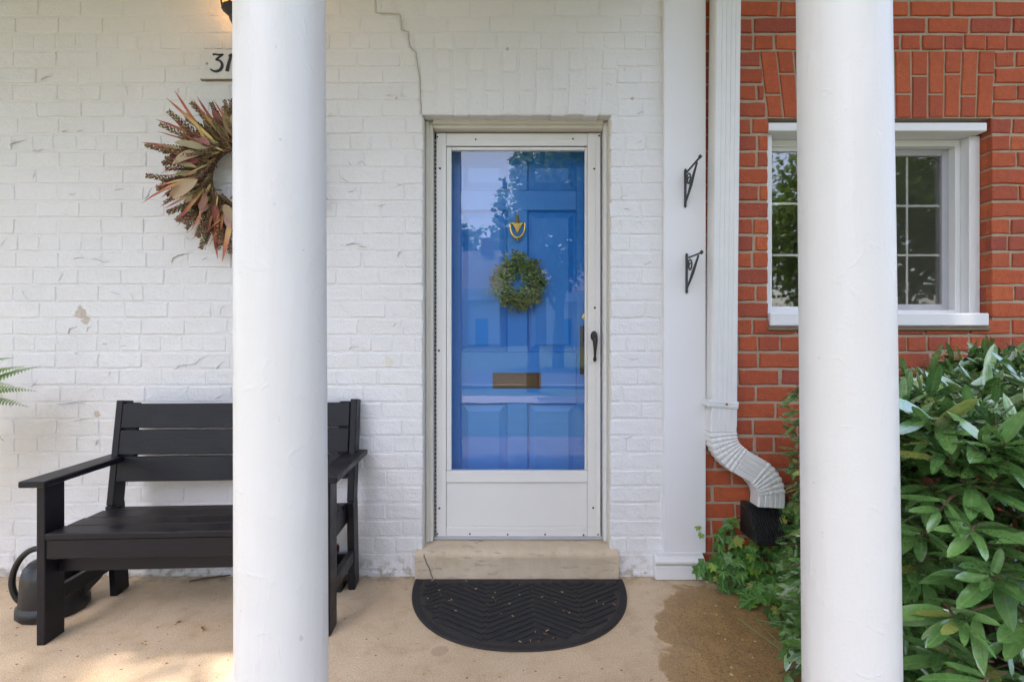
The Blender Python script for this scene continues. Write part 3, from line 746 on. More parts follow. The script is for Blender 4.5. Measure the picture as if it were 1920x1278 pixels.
part('top_rail', 'storm', (ix0 + .001, ix1 - .001, YS + 0.001, YS + 0.035, iz1, Tz - 0.0005, 0.002), (ix0 + .001, ix1 - .001, YS - 0.0025, YS + 0.0005, iz1, iz1 + 0.034, 0.0015))
part('lock_rail', 'storm', (ix0 + .001, ix1 - .001, YS - 0.005, YS + 0.03, rz0, rz1, 0.003))
part('bottom_rail', 'storm', (ix0 + .001, ix1 - .001, YS + 0.001, YS + 0.035, Bz + .0005, kz0, 0.002), (ix0 + .001, ix1 - .001, YS - 0.0025, YS + 0.0005, kz0 - 0.02, kz0, 0.0015))
part('kick_panel', 'storm', (ix0 + .001, ix1 - .001, YS + 0.006, YS + 0.025, kz0 + .0005, rz0 - .0005, 0.001))
part('glazing_bead', 'storm', (ix0 + .001, gx0, YS + 0.004, YS + 0.03, rz1 + .0005, iz1 - .0005, 0.003), (gx1, ix1 - .001, YS + 0.004, YS + 0.03, rz1 + .0005, iz1 - .0005, 0.003), (gx0 + .0005, gx1 - .0005, YS + 0.004, YS + 0.03, gz1, iz1 - .0005, 0.003))
m = MB(); yg = YS + 0.016; m.box(gx0 - 0.004, gx1 + 0.004, yg, yg + 0.001, gz0 - 0.002, gz1 + 0.004)
m.v = m.v; gl_o = rel(MB().add([(gx0 - .004, yg, gz0 - .002), (gx1 + .004, yg, gz0 - .002), (gx1 + .004, yg, gz1 + .004), (gx0 - .004, yg, gz1 + .004)], [(0, 1, 2, 3)]), storm).build('glass_pane', 'glass', storm)
part('gasket', 'gasket', (ix0 + .0005, ix1 - .0005, YS + 0.0002, YS + 0.004, iz1 - 0.0028, iz1 - 0.0002))
# piano hinge: dark strip with knuckles
m = MB(); hx = (fx0 + Lx) / 2
m.box(fx0 + .001, Lx - .001, YS + 0.012, YS + 0.03, Bz, Tz)
rel(m, storm).build('hinge_leaf', 'gasket', storm)
m = MB(); nz_ = 92
for i in range(nz_):
    z = Bz + 0.01 + (Tz - Bz - 0.03) * i / nz_; m.box(hx - 0.0032 + R.uniform(-.0006, .0006), hx + 0.0030, YS + 0.002, YS + 0.012, z, z + (Tz - Bz) / nz_ * 0.42)
o = rel(m, storm).build('hinge_knuckles', 'sash', storm); o['kind'] = 'stuff'
for (px, py) in ((816.5, 257), (825, 316), (892, 262), (1074, 261), (1123, 255), (1114, 317), (1115, 577), (823, 657), (824, 952), (1112, 951), (815, 1000), (952, 1001), (1022, 1001), (1121, 1001), (881, 1000), (1094, 1002)):
    m = MB(); big = 0.0055 if 300 < py < 990 else 0.0045; m.lathe([(big, 0), (big, -0.003), (big * 0.6, -0.0042)], n=10, axis='Y')
    inst('screw', m.mesh('screw', 'gasket'), storm, (max(sdx(px), Lx + .006) - storm.location.x, -0.0012, sdz(py) - storm.location.z))
# handle
hb = empty('pull_handle', (sdx(1113.5), -0.0005, 0)); hb.location = (sdx(1113.5), 0, sdz(630) - storm.location.z); hb.parent = storm
m = MB(); m.lathe([(0.001, 0.0), (0.018, -0.001), (0.0185, -0.006), (0.014, -0.012), (0.003, -0.013)], n=24, axis='Y', Mx=Matrix.Diagonal((1, 1, 1.5, 1))); m.build('rosette', 'blackmetal', hb, 40)
m = MB(); m.tube([(0, -0.004, 0.005), (0, -0.028, 0.006), (0, -0.041, -0.006), (0, -0.044, -0.03), (0, -0.040, -0.07), (0, -0.034, -0.105), (0, -0.028, -0.122), (0, -0.024, -0.132)],
               [0.010, 0.011, 0.013, 0.0125, 0.0085, 0.0058, 0.0095, 0.006], 14); m.build('lever', 'blackmetal', hb, 50)

# ---- blue door
YD = 0.235
bd = tag(empty('blue_front_door', (0, YD, ST + 0.012)), 'blue six panel front door behind the storm door glass', 'front door')
bx0, bx1 = X(822, YD), X(1124, YD); bz0, bz1 = ST + 0.014, Z(262, YD)
pan = [(X(863, YD), X(951, YD)), (X(989, YD), X(1081, YD))]
rows = [(Z(896 + 110, YD), Z(756, YD)), (Z(660, YD), Z(394, YD)), (Z(357, YD), Z(300, YD))]
m = MB(); m.box(bx0, bx1, YD + 0.022, YD + 0.045, bz0, bz1)
def strip(x0, x1, z0, z1): m.box(x0, x1, YD, YD + 0.0225, z0, z1, 0.0025)
strip(bx0, pan[0][0], bz0, bz1); strip(pan[1][1], bx1, bz0, bz1)
zs = [bz0] + [v for r_ in rows for v in r_] + [bz1]
for a, b in ((zs[0], zs[1]), (zs[2], zs[3]), (zs[4], zs[5]), (zs[6], zs[7])): strip(pan[0][0] + .0004, pan[1][1] - .0004, a, b)
for (z0, z1) in rows: strip(pan[0][1], pan[1][0], z0 + .0004, z1 - .0004)
rel(m, bd).build('leaf_frame', 'blue', bd)
for (x0, x1) in pan:
    for (z0, z1) in rows:
        cx, cz = (x0 + x1) / 2, (z0 + z1) / 2; hw, hh = (x1 - x0) / 2 - 0.0006, (z1 - z0) / 2 - 0.0006; b1, b2 = 0.009, 0.044
        vs_ = []
        for (ww, hh2, yy) in ((hw, hh, 0.002), (hw - b1, hh - b1, 0.020), (hw - b1 - .005, hh - b1 - .005, 0.020), (hw - b2, hh - b2, 0.006)):
            vs_ += [(-ww, yy, -hh2), (ww, yy, -hh2), (ww, yy, hh2), (-ww, yy, hh2)]
        fs_ = [(4 * i + j, 4 * i + (j + 1) % 4, 4 * i + 4 + (j + 1) % 4, 4 * i + 4 + j) for i in range(3) for j in range(4)] + [(12, 13, 14, 15)]
        inst('door_panel', MB().add(vs_, fs_).mesh('door_panel', 'blue'), bd, (cx, 0, cz - bd.location.z))
# knocker
kn = empty('door_knocker'); kn.parent = bd; kn.location = (X(970, YD), 0, Z(430, YD) - bd.location.z)
m = MB(); m.lathe([(0.004, 0.088), (0.006, 0.080), (0.003, 0.072), (0.008, 0.062), (0.010, 0.054), (0.006, 0.046), (0.012, 0.040), (0.014, 0.036)], c=(0, -0.012, 0), n=16)
m.poly([(-0.040, 0.036), (0.040, 0.036), (0.030, 0.026), (0.022, 0.012), (0.012, -0.006), (0, -0.030), (-0.012, -0.006), (-0.022, 0.012), (-0.030, 0.026)], -0.012, -0.001, 0.003)
m.build('urn_plate', 'brass', kn, 30)
m = MB(); pts = []
for i in range(19):
    a = pi * (-0.02 + 1.04 * i / 18); pts.append((0.041 * cos(a), -0.022 - 0.006 * sin(a), 0.030 - 0.082 * sin(a) ** 0.8 if sin(a) > 0 else 0.030))
m.tube(pts, [0.005 + 0.0025 * sin(pi * i / 18) for i in range(19)], 10); m.lathe([(0.003, -0.008), (0.007, 0), (0.003, 0.008)], c=(0, -0.026, -0.062), n=10); m.build('ring', 'brass', kn, 50)
m = MB(); m.lathe([(0.0075, -0.001), (0.0075, -0.005), (0.004, -0.007)], n=14, axis='Y'); inst('peephole', m.mesh('peephole', 'bronze', 40), bd, (X(970, YD), 0, Z(471, YD) - bd.location.z))
# mail slot
ms = empty('mail_slot'); ms.parent = bd; ms.location = (X(969, YD), 0, Z(713, YD) - bd.location.z)
w_, h_ = 45 / 338, 14.5 / 338
m = MB(); m.box(-w_, w_, -0.006, -0.0005, -h_, h_, 0.002); m.build('slot_plate', 'bronze', ms)
m = MB(); m.box(-w_ + 0.014, w_ - 0.014, -0.011, -0.0062, -h_ + 0.010, h_ - 0.010, 0.003); m.build('slot_flap', 'bronze', ms)
# lock plate
lk = empty('lock_set'); lk.parent = bd; lk.location = (X(1094, YD) + .012, 0, Z(656, YD) - bd.location.z)
m = MB(); m.box(-0.032, 0.032, -0.007, -0.0005, -0.135, 0.135, 0.003); m.build('lock_plate', 'bronze', lk)
m = MB(); m.lathe([(0.010, -0.007), (0.010, -0.03), (0.024, -0.04), (0.027, -0.052), (0.022, -0.064), (0.006, -0.068)], c=(0.004, 0, -0.045), n=20, axis='Y'); m.build('door_knob', 'brass', lk, 45)
m = MB(); m.lathe([(0.026, -0.0005), (0.026, -0.012), (0.016, -0.02)], c=(0.004, 0, 0.185), n=20, axis='Y'); m.build('deadbolt', 'brass', lk, 45)
# interior darkness behind the door is closed by the wall backing
bk = MB(); bk.box(DX0 - 0.3, DX1 + 0.3, 0.32, 0.34, -0.2, DZ1 + 0.3); bk.build('backing', 'room', white_wall)

# ================================================================== PILASTER + BRACKETS
pl = tag(empty('pilaster', (X(1284, -.03), -0.01, 0)), 'flat white pilaster between the white and the red brick', 'pilaster')
m = MB(); m.box(X(1245, -.03), X(1323.5, -.03), -0.03, 0.004, Z(1036, -.03), WALL_TOP, 0.002); rel(m, pl).build('shaft', 'pilaster', pl)
m = MB(); bxa, bxb = X(1229, -.05), X(1321, -.05)
m.box(bxa + 0.012, bxb - .003, -0.038, 0.003, Z(1044, -.04), Z(1036, -.04), 0.002)
n = 10; zt_, zb_ = Z(1044, -.05), Z(1062, -.05)
ring_ = [(-0.036 - 0.022 * sin(pi * i / n), zb_ + (zt_ - zb_) * i / n) for i in range(n + 1)] + [(0.003, zt_), (0.003, zb_)]
k = len(m.v); L_ = len(ring_)
for x in (bxa, bxb): m.v += [(x, yy, zz) for yy, zz in ring_]
m.f += [tuple(k + i for i in range(L_)), tuple(k + L_ + i for i in reversed(range(L_)))] + [(k + i, k + (i + 1) % L_, k + L_ + (i + 1) % L_, k + L_ + i) for i in range(L_)]
m.box(bxa + 0.002, bxb - 0.002, -0.040, 0.003, 0.001, zb_ - 0.001, 0.004)
rel(m, pl).build('base', 'trim', pl, 40)

def bracket(px, py, h, tip_rise, label):
    y = -0.031; e = tag(empty('wall_bracket', (X(px, y), y, Z(py, y) - h)), label, 'bracket', 'iron plant hooks on the pilaster')
    m = MB(); m.beam((0, -0.004, 0), (0, -0.004, h), 0.012, 0.007, 0.002); m.lathe([(0.002, -0.004), (0.008, 0.004), (0.002, 0.014)], c=(0, -0.005, h), n=10); m.lathe([(0.002, -0.010), (0.008, 0.0), (0.002, 0.008)], c=(0, -0.005, 0), n=10)
    m.build('wall_plate', 'iron', e, 40)
    m = MB(); L = 0.20; m.beam((0, -0.008, h - 0.012), (0, -L, h - 0.012 + tip_rise), 0.010, 0.007, 0.002); m.lathe([(0.002, -0.010), (0.010, 0.0), (0.002, 0.010)], c=(0, -L, h - 0.010 + tip_rise), n=12)
    m.build('arm', 'iron', e, 40)
    m = MB(); pts = []
    for i in range(15):
        t_ = i / 14; pts.append((0, -0.012 - 0.15 * t_ - 0.012 * sin(2 * pi * t_), 0.02 + (h - 0.04 + tip_rise * .8) * t_ ** 1.1 + 0.010 * sin(2 * pi * t_)))
    m.tube(pts, [0.0045 + 0.003 * sin(pi * i / 14) for i in range(15)], 8)
    m.build('brace', 'iron', e, 50)
    m = MB(); pts = []
    for i in range(19):
        a = 2 * pi * i / 14; r = 0.034 * (1 - i / 26); pts.append((0, -0.05 + r * cos(a), h - 0.055 + r * sin(a)))
    m.tube(pts, 0.0042, 8); m.build('scroll', 'iron', e, 50)
bracket(1284.5, 322, 0.172, 0.012, 'small black iron bracket, the upper of two on the pilaster')
bracket(1287, 480, 0.178, -0.006, 'small black iron bracket, the lower of two on the pilaster')

# ================================================================== DOWNSPOUT
ds = tag(empty('downspout', (X(1360, -.05), -0.05, 0.35)), 'white fluted metal downspout with an S shaped elbow', 'downspout')
def sweep(path, w, dpt, crimp, yc):
    """rectangular fluted section swept along an (x,z) path; crimp[i] scales the section"""
    m = MB(); prof = []
    flutes = [(-0.5, 0.0), (-0.46, 1.0)]
    xs = []
    for q in range(4):
        c = -0.27 + q * 0.18; flutes += [(c - 0.035, 1.0), (c - 0.015, 0.955), (c + 0.015, 0.955), (c + 0.035, 1.0)]
    flutes += [(0.46, 1.0), (0.5, 0.0)]
    n = len(path); K = None
    for i, (x, z) in enumerate(path):
        a = path[max(i - 1, 0)]; b = path[min(i + 1, n - 1)]
        dx, dz = b[0] - a[0], b[1] - a[1]; L = sqrt(dx * dx + dz * dz); nx, nz = -dz / L, dx / L
        if nx < 0: nx, nz = -nx, -nz
        s = crimp[i]; ring = []
        for (u, f) in flutes:
            yy = yc - (dpt / 2) * s * (f if f > 0 else 0.86); uu = u * w * s
            ring.append((x + nx * uu, yy, z + nz * uu))
        ring.append((x + nx * 0.5 * w * s, yc + dpt / 2, z + nz * 0.5 * w * s)); ring.append((x - nx * 0.5 * w * s, yc + dpt / 2, z - nz * 0.5 * w * s))
        K = len(ring); m.v += ring
    for i in range(n - 1):
        for j in range(K): a = i * K + j; b = i * K + (j + 1) % K; m.f.append((a, b, b + K, a + K))
    return m
DY = -0.062; DW = 0.124; DP = 0.082; yf = DY - DP / 2
m = sweep([(X(1368.5, yf), WALL_TOP - 0.01), (X(1361, yf), Z(500, yf)), (X(1359, yf), Z(800, yf))], DW, DP, [1, 1, 1], DY); rel(m, ds).build('pipe', 'pipe', ds, 30)
ctrl = [(1358.5, 770), (1357.5, 800), (1357.5, 815), (1361, 833), (1371, 850), (1386, 863), (1404, 874), (1421, 884), (1435, 897), (1444, 913), (1447, 930), (1446, 951)]
def catmull(c, m_):
    out = []
    for i in range(len(c) - 1):
        p0, p1, p2, p3 = c[max(i - 1, 0)], c[i], c[i + 1], c[min(i + 2, len(c) - 1)]
        for k in range(m_):
            t = k / m_; out.append(tuple(0.5 * ((2 * p1[q]) + (-p0[q] + p2[q]) * t + (2 * p0[q] - 5 * p1[q] + 4 * p2[q] - p3[q]) * t * t + (-p0[q] + 3 * p1[q] - 3 * p2[q] + p3[q]) * t ** 3) for q in range(2)))
    out.append(c[-1]); return out
cp = catmull(ctrl, 22); crimp = []
acc = 0
for i, p in enumerate(cp):
    if i: acc += sqrt((p[0] - cp[i - 1][0]) ** 2 + (p[1] - cp[i - 1][1]) ** 2)
    inb = (808 < p[1] < 866) or (886 < p[1] < 928)
    crimp.append(1.03 + (0.12 * abs(sin(pi * acc / 8.2)) ** 0.6 - 0.075 if inb else 0))
split = next(i for i, p in enumerate(cp) if p[1] > 884)
m = sweep([(X(a, yf), Z(b, yf)) for a, b in cp[:split + 2]], DW, DP, crimp[:split + 2], DY); rel(m, ds).build('elbow', 'pipe', ds, 25)
m = sweep([(X(a, yf), Z(b, yf)) for a, b in cp[split - 2:]], DW, DP, [c * 1.03 for c in crimp[split - 2:]], DY - 0.002); rel(m, ds).build('elbow', 'pipe', ds, 25)
m = MB(); sz = Z(757, yf); sxl, sxr = X(1327, yf), X(1384, yf)
Mx = Matrix.Translation(((sxl + sxr) / 2, 0, sz)) @ Matrix.Rotation(radians(5), 4, 'Y')
m.box(-0.074, 0.074, yf - 0.006, yf - 0.002, -0.018, 0.018, 0.001, Mx); m.box(0.070, 0.0742, yf - 0.0055, -0.005, -0.017, 0.017, 0.001, Mx); m.box(-0.0742, -0.070, yf - .0055, -0.005, -0.017, 0.017, 0.001, Mx)
for zz in (-0.008, 0.004): m.box(-0.072, 0.072, yf - 0.0085, yf - 0.0055, zz, zz + 0.005, 0.001, Mx)
rel(m, ds).build('strap', 'pipe', ds)
m = MB(); m.lathe([(0.006, 0), (0.006, -0.004), (0.003, -0.006)], c=(X(1361, yf), yf - 0.008, Z(757, yf)), n=10, axis='Y'); rel(m, ds).build('rivet', 'dryleaf', ds)

# drain box
db = tag(empty('drain_box', (X(1430, -.1), -0.08, 0.1)), 'black plastic slotted drain box under the downspout elbow', 'drain box')
a0, a1 = X(1396, -.05), X(1476, -.1); zt_, zb_ = Z(943, -.05), Z(1019, -.17)
m = MB(); yb_, ytop, ybot = -0.004, -0.05, -0.175
m.add([(a0, yb_, zt_), (a1, yb_, zt_), (a1, ytop, zt_), (a0, ytop, zt_), (a0, yb_, zb_), (a1, yb_, zb_), (a1, ybot, zb_), (a0, ybot, zb_), (a0, ybot, zb_ + .012), (a1, ybot, zb_ + .012)],
    [(0, 3, 2, 1), (0, 4, 7, 8, 3), (1, 2, 9, 6, 5), (4, 5, 6, 7), (0, 1, 5, 4), (3, 8, 9, 2), (7, 6, 9, 8)])
rel(m, db).build('housing', 'drainplastic', db); zb_d = zb_
for i in range(15):
    x = a0 + 0.008 + (a1 - a0 - 0.016) * i / 14
    m = MB(); m.beam((x, ytop - 0.004, zt_ - 0.002), (x, ybot - 0.004, zb_ + 0.012), 0.0050, 0.010, 0.001); rel(m, db).build('slat', 'blackplastic', db)
m = MB(); m.box(a0 - .004, a1 + .004, ybot - 0.012, ybot + 0.002, zb_ - .004, zb_ + 0.012, 0.002); rel(m, db).build('rim', 'drainplastic', db)

# ================================================================== WINDOW
win = tag(empty('window', ((WX0 + WX1) / 2, 0.08, WZ0)), 'white sliding window with grid bars in the red brick wall', 'window')
def wpart(name, mat, *boxes, parent=win):
    m = MB()
    for b in boxes: m.box(*b)
    return rel(m, win).build(name, mat, win)
d1, d2 = 0.063, 0.115
wpart('head', 'trim', (WX0 + .003, X(1853), 0.004, 0.20, Z(245), Z(229), 0.004))
hd0 = Z(245) - 0.0006
sz1 = Z(588, 0.05)
wpart('jamb', 'trim', (X(1818, d1), WX1 - .0006, d1, 0.20, sz1, hd0, 0.003))
wpart('jamb', 'trim', (WX0 + .002, X(1444, d1), d1 - .02, 0.20, sz1, hd0, 0.003))
jx0, jx1 = X(1444, d1), X(1818, d1)
wpart('sill', 'trim', (WX0 + .002, X(1855, -.02), -0.022, 0.20, Z(611, -.02), sz1 - .0004, 0.005))
wpart('subsill', 'stone_sill', (WX0 - .004, X(1861, -.02), -0.014, 0.10, Z(619.5, -.014), Z(611, -.02) - .0006, 0.004))
fz0, fz1 = sz1 + .0004, hd0 - .0004
fr_w = 0.028
wpart('frame', 'trim', (jx0 + .0005, jx0 + fr_w * .6, d2, 0.19, fz0, fz1, .002), (jx1 - fr_w, jx1 - .0005, d2, 0.19, fz0, fz1, .002), (jx0 + fr_w * .6, jx1 - fr_w, d2, 0.19, fz1 - 0.034, fz1, .002), (jx0 + fr_w * .6, jx1 - fr_w, d2, 0.19, fz0, fz0 + 0.022, .002))
def sash(name, x0, x1, z0, z1, y, mat, w, nx, nz, label=None):
    s = empty(name, (0, 0, 0)); s.parent = win; s.location = ((x0 + x1) / 2 - win.location.x, y - win.location.y, z0 - win.location.z)
    ox, oz = (x0 + x1) / 2, z0
    hw, hh = (x1 - x0) / 2, z1 - z0
    m = MB(); m.box(-hw, -hw + w, 0, 0.025, 0, hh, .002); m.box(hw - w, hw, 0, 0.025, 0, hh, .002); m.box(-hw + w, hw - w, 0.0005, 0.0245, 0, w, .002); m.box(-hw + w, hw - w, .0005, 0.0245, hh - w, hh, .002); m.build('sash_frame', mat, s)
    m = MB(); m.add([(-hw + w - .002, 0.014, w - .002), (hw - w + .002, 0.014, w - .002), (hw - w + .002, 0.014, hh - w + .002), (-hw + w - .002, 0.014, hh - w + .002)], [(0, 1, 2, 3)]); m.build('pane', 'wglass', s)
    if label:
        m = MB(); m.add([(-hw + w - .002, 0.006, w - .002), (hw - w + .002, 0.006, w - .002), (hw - w + .002, 0.006, hh - w + .002), (-hw + w - .002, 0.006, hh - w + .002)], [(0, 1, 2, 3)]); m.build('insect_screen', 'screen', s)
    gb = 0.0062
    for i in range(1, nx):
        xx = -hw + w + (2 * hw - 2 * w) * i / nx; m = MB(); m.box(xx - gb, xx + gb, 0.0145, 0.020, w, hh - w, .002); m.build('grid_bar', 'trim', s)
    for i in range(1, nz):
        zz = w + (hh - 2 * w) * i / nz; m = MB(); m.box(-hw + w, hw - w, 0.0150, 0.0195, zz - gb, zz + gb, .002); m.build('grid_bar', 'trim', s)
    return s
mid = (jx0 + jx1) / 2
sash('left_sash', jx0 + fr_w * .6, mid + 0.09, fz0 + 0.022, fz1 - 0.034, d2 + 0.012, 'trim', 0.020, 2, 3)
sash('right_sash', 2 * X(1701, d2 + 0.055) - (jx1 - fr_w), jx1 - fr_w, fz0 + 0.022, fz1 - 0.034, d2 + 0.040, 'sash', 0.034, 2, 3, 'screen')
# dim room behind the panes
m = MB(); rx0, rx1, ry1, rz0_, rz1_ = WX0 - 0.8, WX1 + 0.8, 3.2, 0.1, 2.8
m.add([(rx0, 0.27, rz0_), (rx1, 0.27, rz0_), (rx1, ry1, rz0_), (rx0, ry1, rz0_), (rx0, 0.27, rz1_), (rx1, 0.27, rz1_), (rx1, ry1, rz1_), (rx0, ry1, rz1_)], [(0, 1, 2, 3), (4, 7, 6, 5), (3, 2, 6, 7), (0, 3, 7, 4), (1, 5, 6, 2)])
m.box(rx0, WX0 - .001, 0.262, 0.275, rz0_, rz1_); m.box(WX1 + .031, rx1, 0.262, 0.275, rz0_, rz1_); m.box(WX0, WX1 + .03, 0.262, 0.275, rz0_, WZ0); m.box(WX0, WX1 + .03, 0.262, 0.275, WZ1, rz1_)
tag(m.build('room', 'room'), 'dim room seen through the window panes', 'room', kind='structure')

# ================================================================== BENCH
bw = 1.13
bench = tag(empty('garden_bench', (-1.862, -0.575, 0), radians(3.0)), 'black wooden two seat bench against the white brick wall', 'bench')
def bpart(name, *beams, boxes=()):
    m = MB()
    for b in beams: m.beam(*b)
    for b in boxes: m.box(*b)
    return m.build(name, 'bench', bench)
T = 0.032; BE = 0.003
for x in (T / 2, bw - T / 2):
    bpart('leg', boxes=[(x - T / 2, x + T / 2, 0.0, 0.095, 0.0, 0.626, BE)])
    bpart('leg', ((x, 0.425, 0.0), (x, 0.395, 0.43), T, 0.085, BE, (1, 0, 0)), ((x, 0.3955, 0.425), (x, 0.462, 0.905), T * .99, 0.075, BE, (1, 0, 0)))
    s_ = -1 if x < bw / 2 else 1
    ax = x + s_ * 0.004
    bpart('armrest', boxes=[(ax - 0.050, ax + 0.050, -0.036, 0.485, 0.627, 0.652, 0.004)])
    bpart('side_rail', boxes=[(x - T / 2 - s_ * T, x + T / 2 - s_ * T, 0.02, 0.41, 0.325, 0.410, BE)])
    bpart('stretcher', boxes=[(x - 0.013, x + 0.013, 0.095, 0.392, 0.135, 0.195, BE)])
bpart('front_rail', boxes=[(T + .001, bw - T - .001, 0.004, 0.030, 0.335, 0.412, BE)])
bpart('lower_rail', boxes=[(T + .001, bw - T - .001, 0.062, 0.090, 0.262, 0.334, BE)])
ys = [-0.004, 0.099, 0.203, 0.306, 0.372]
for i in range(4):
    x0, x1 = (T + .001, bw - T - .001)
    bpart('seat_slat', boxes=[(x0, x1, ys[i], ys[i + 1] - 0.012, 0.413 - i * 0.004, 0.438 - i * 0.004, 0.003)])
for i in range(3):
    f0 = (0.535 + i * 0.122 - 0.425) / 0.48; f1 = (0.535 + i * 0.122 + 0.114 - 0.425) / 0.48
    p = lambda f: (bw / 2, 0.3955 + 0.0665 * f - 0.030, 0.425 + 0.48 * f)
    bpart('back_slat', (p(f0), p(f1), bw - 2 * T - 0.004, 0.02, 0.003, (1, 0, 0)))
for x in (T + 0.03, bw - T - 0.03):
    p0 = (x, 0.3955 + 0.0665 * 0.23 - 0.004, 0.54); p1 = (x, 0.3955 + 0.0665 * .98 - 0.004, 0.895)
    bpart('back_batten', (p0, p1, 0.055, 0.026, 0.003, (1, 0, 0)))

# watering can behind the left leg
wc = tag(empty('watering_can', (-2.03, -0.315, 0), radians(8)), 'black plastic watering can beside the left leg of the bench', 'watering can')
m = MB(); m.lathe([(0.118, 0.0), (0.128, 0.012), (0.128, 0.045), (0.118, 0.055), (0.118, 0.06), (0.112, 0.17), (0.104, 0.20), (0.085, 0.225), (0.05, 0.235)], n=16, rot=pi / 8); m.build('body', 'blackplastic', wc, 45)
m = MB(); pts = [(-0.085, 0, 0.05), (-0.125, 0, 0.045), (-0.152, 0, 0.075), (-0.165, 0, 0.13), (-0.155, 0, 0.19), (-0.125, 0, 0.245), (-0.08, 0, 0.275), (-0.02, 0, 0.272), (0.03, 0, 0.245)]
pts = [(a, 0, b) for a, b in catmull([(p[0], p[2]) for p in pts], 4)]; m.tube(pts, 0.0125, 10); m.build('handle', 'blackplastic', wc, 60)
m = MB(); m.tube([(0.08, 0.02, 0.06), (0.15, 0.04, 0.13), (0.20, 0.055, 0.21), (0.215, 0.06, 0.235)], [0.03, 0.022, 0.016, 0.016], 12); m.lathe([(0.016, 0), (0.034, 0.022), (0.034, 0.028), (0.01, 0.032)], n=16, Mx=Matrix.Translation((0.215, 0.06, 0.235)) @ Matrix.Rotation(radians(35), 4, 'Y')); m.build('spout', 'blackplastic', wc, 50)
m = MB(); m.lathe([(0.05, 0.23), (0.056, 0.235), (0.056, 0.25), (0.047, 0.25), (0.045, 0.232)], n=24); m.build('rim', 'blackplastic', wc, 40)

# things behind the right end of the bench
tr = tag(empty('tray', (X(628, -.09), -0.10, 0)), 'dark shallow crate standing behind the right bench leg', 'tray')  # stand-in for a dark box of unknown kind
m = MB(); m.box(-0.15, 0.055, -0.06, 0.07, 0.0, 0.012, .002); m.box(-0.15, 0.055, -0.06, -0.048, 0.012, 0.13, .002); m.box(-0.15, 0.055, 0.058, 0.07, 0.012, 0.13, .002); m.build('case', 'blackplastic', tr)
for xa in (-0.15, 0.043): m = MB(); m.box(xa, xa + 0.012, -0.047, 0.057, 0.013, 0.13, .002); m.build('end_board', 'bronze', tr)
ro = tag(empty('ornament', (X(628, -.09), -0.10, 0.012)), 'dark red cup shaped flower standing in the dark crate', 'ornament')  # stand-in for a small red object of unknown kind
m = MB(); m.tube([(0, 0, 0), (0.004, 0, 0.06), (0.0, 0, 0.13)], 0.004, 8); m.build('stalk', 'stem', ro)
for i in range(6):
    a = 2 * pi * i / 6; m = MB(); m.add([(0, 0, 0), (0.018, -0.012, 0.025), (0.022, 0, 0.028), (0.018, 0.012, 0.025), (0.020, -0.010, 0.05), (0.026, 0, 0.052), (0.020, 0.010, 0.05), (0.024, 0, 0.068)], [(0, 1, 2), (0, 2, 3), (1, 4, 5, 2), (2, 5, 6, 3), (4, 7, 5), (5, 7, 6)])
    inst('petal', m.mesh('petal', 'red', 60), ro, (0, 0, 0.125), (0, 0, a))

# ================================================================== HOUSE NUMBER
hn = tag(empty('house_number_plaque', (X(425), 0, Z(124))), 'white house number plaque with black digits on the white brick', 'house number')
px0, px1 = X(380), X(470); m = MB(); m.box(px0 - hn.location.x, px1 - hn.location.x, -0.022, -0.003, Z(151.5) - hn.location.z, Z(97) - hn.location.z, 0.003); m.build('plate', 'plaque', hn)
m = MB(); m.box(px0 - .004 - hn.location.x, px1 + .004 - hn.location.x, -0.014, -0.002, Z(152.8) - hn.location.z, Z(95.8) - hn.location.z, 0.002); m.build('edge_shade_board', 'stone_sill', hn)  # brown border: plate outline, with the shading below it put in as colour
def stroke(pts, w):
    q = catmull(pts, 6); q = [(X(360 + a / 6.39) - hn.location.x, Z(b / 6.39) - hn.location.z) for a, b in q]
    m = MB(); n = len(q); vs_ = []
    for i, (x, z) in enumerate(q):
        a = q[max(i - 1, 0)]; b = q[min(i + 1, n - 1)]; dx, dz = b[0] - a[0], b[1] - a[1]; L = sqrt(dx * dx + dz * dz) or 1
        ww = w(i / (n - 1)) / 6.39 / 370.36 / 2; nx, nz = -dz / L * ww, dx / L * ww
        for yy in (-0.0255, -0.0222): vs_ += [(x + nx, yy, z + nz), (x - nx, yy, z - nz)]
    fs_ = []
    for i in range(n - 1):
        a = 4 * i; b = a + 4; fs_ += [(a, a + 1, b + 1, b), (a, b, b + 2, a + 2), (a + 1, a + 3, b + 3, b + 1)]
    fs_ += [(0, 2, 3, 1), (4 * n - 4, 4 * n - 3, 4 * n - 1, 4 * n - 2)]
    return m.add(vs_, fs_)
d3 = stroke([(284, 694), (300, 684), (350, 690), (408, 688)], lambda t: 22 - 6 * t); s2 = stroke([(404, 684), (360, 716), (318, 752)], lambda t: 20)
s3 = stroke([(318, 750), (360, 758), (390, 790), (392, 830), (370, 868), (325, 886), (285, 880), (254, 860)], lambda t: 17 + 14 * sin(pi * min(1, t * 1.05)))
for s_ in (s2, s3): d3.add(s_.v, s_.f)
d3.build('digit', 'ink', hn)
d1_ = stroke([(470, 712), (487, 694), (508, 680)], lambda t: 15); s2 = stroke([(505, 682), (488, 740), (470, 800), (452, 886)], lambda t: 26 + 14 * t); d1_.add(s2.v, s2.f); d1_.build('digit', 'ink', hn)
for px in (393, 462):
    m = MB(); m.lathe([(0.006, -0.022), (0.006, -0.025), (0.003, -0.0265)], n=10, axis='Y'); inst('screw', m.mesh('screw', 'sash'), hn, (X(px) - hn.location.x, 0, 0))

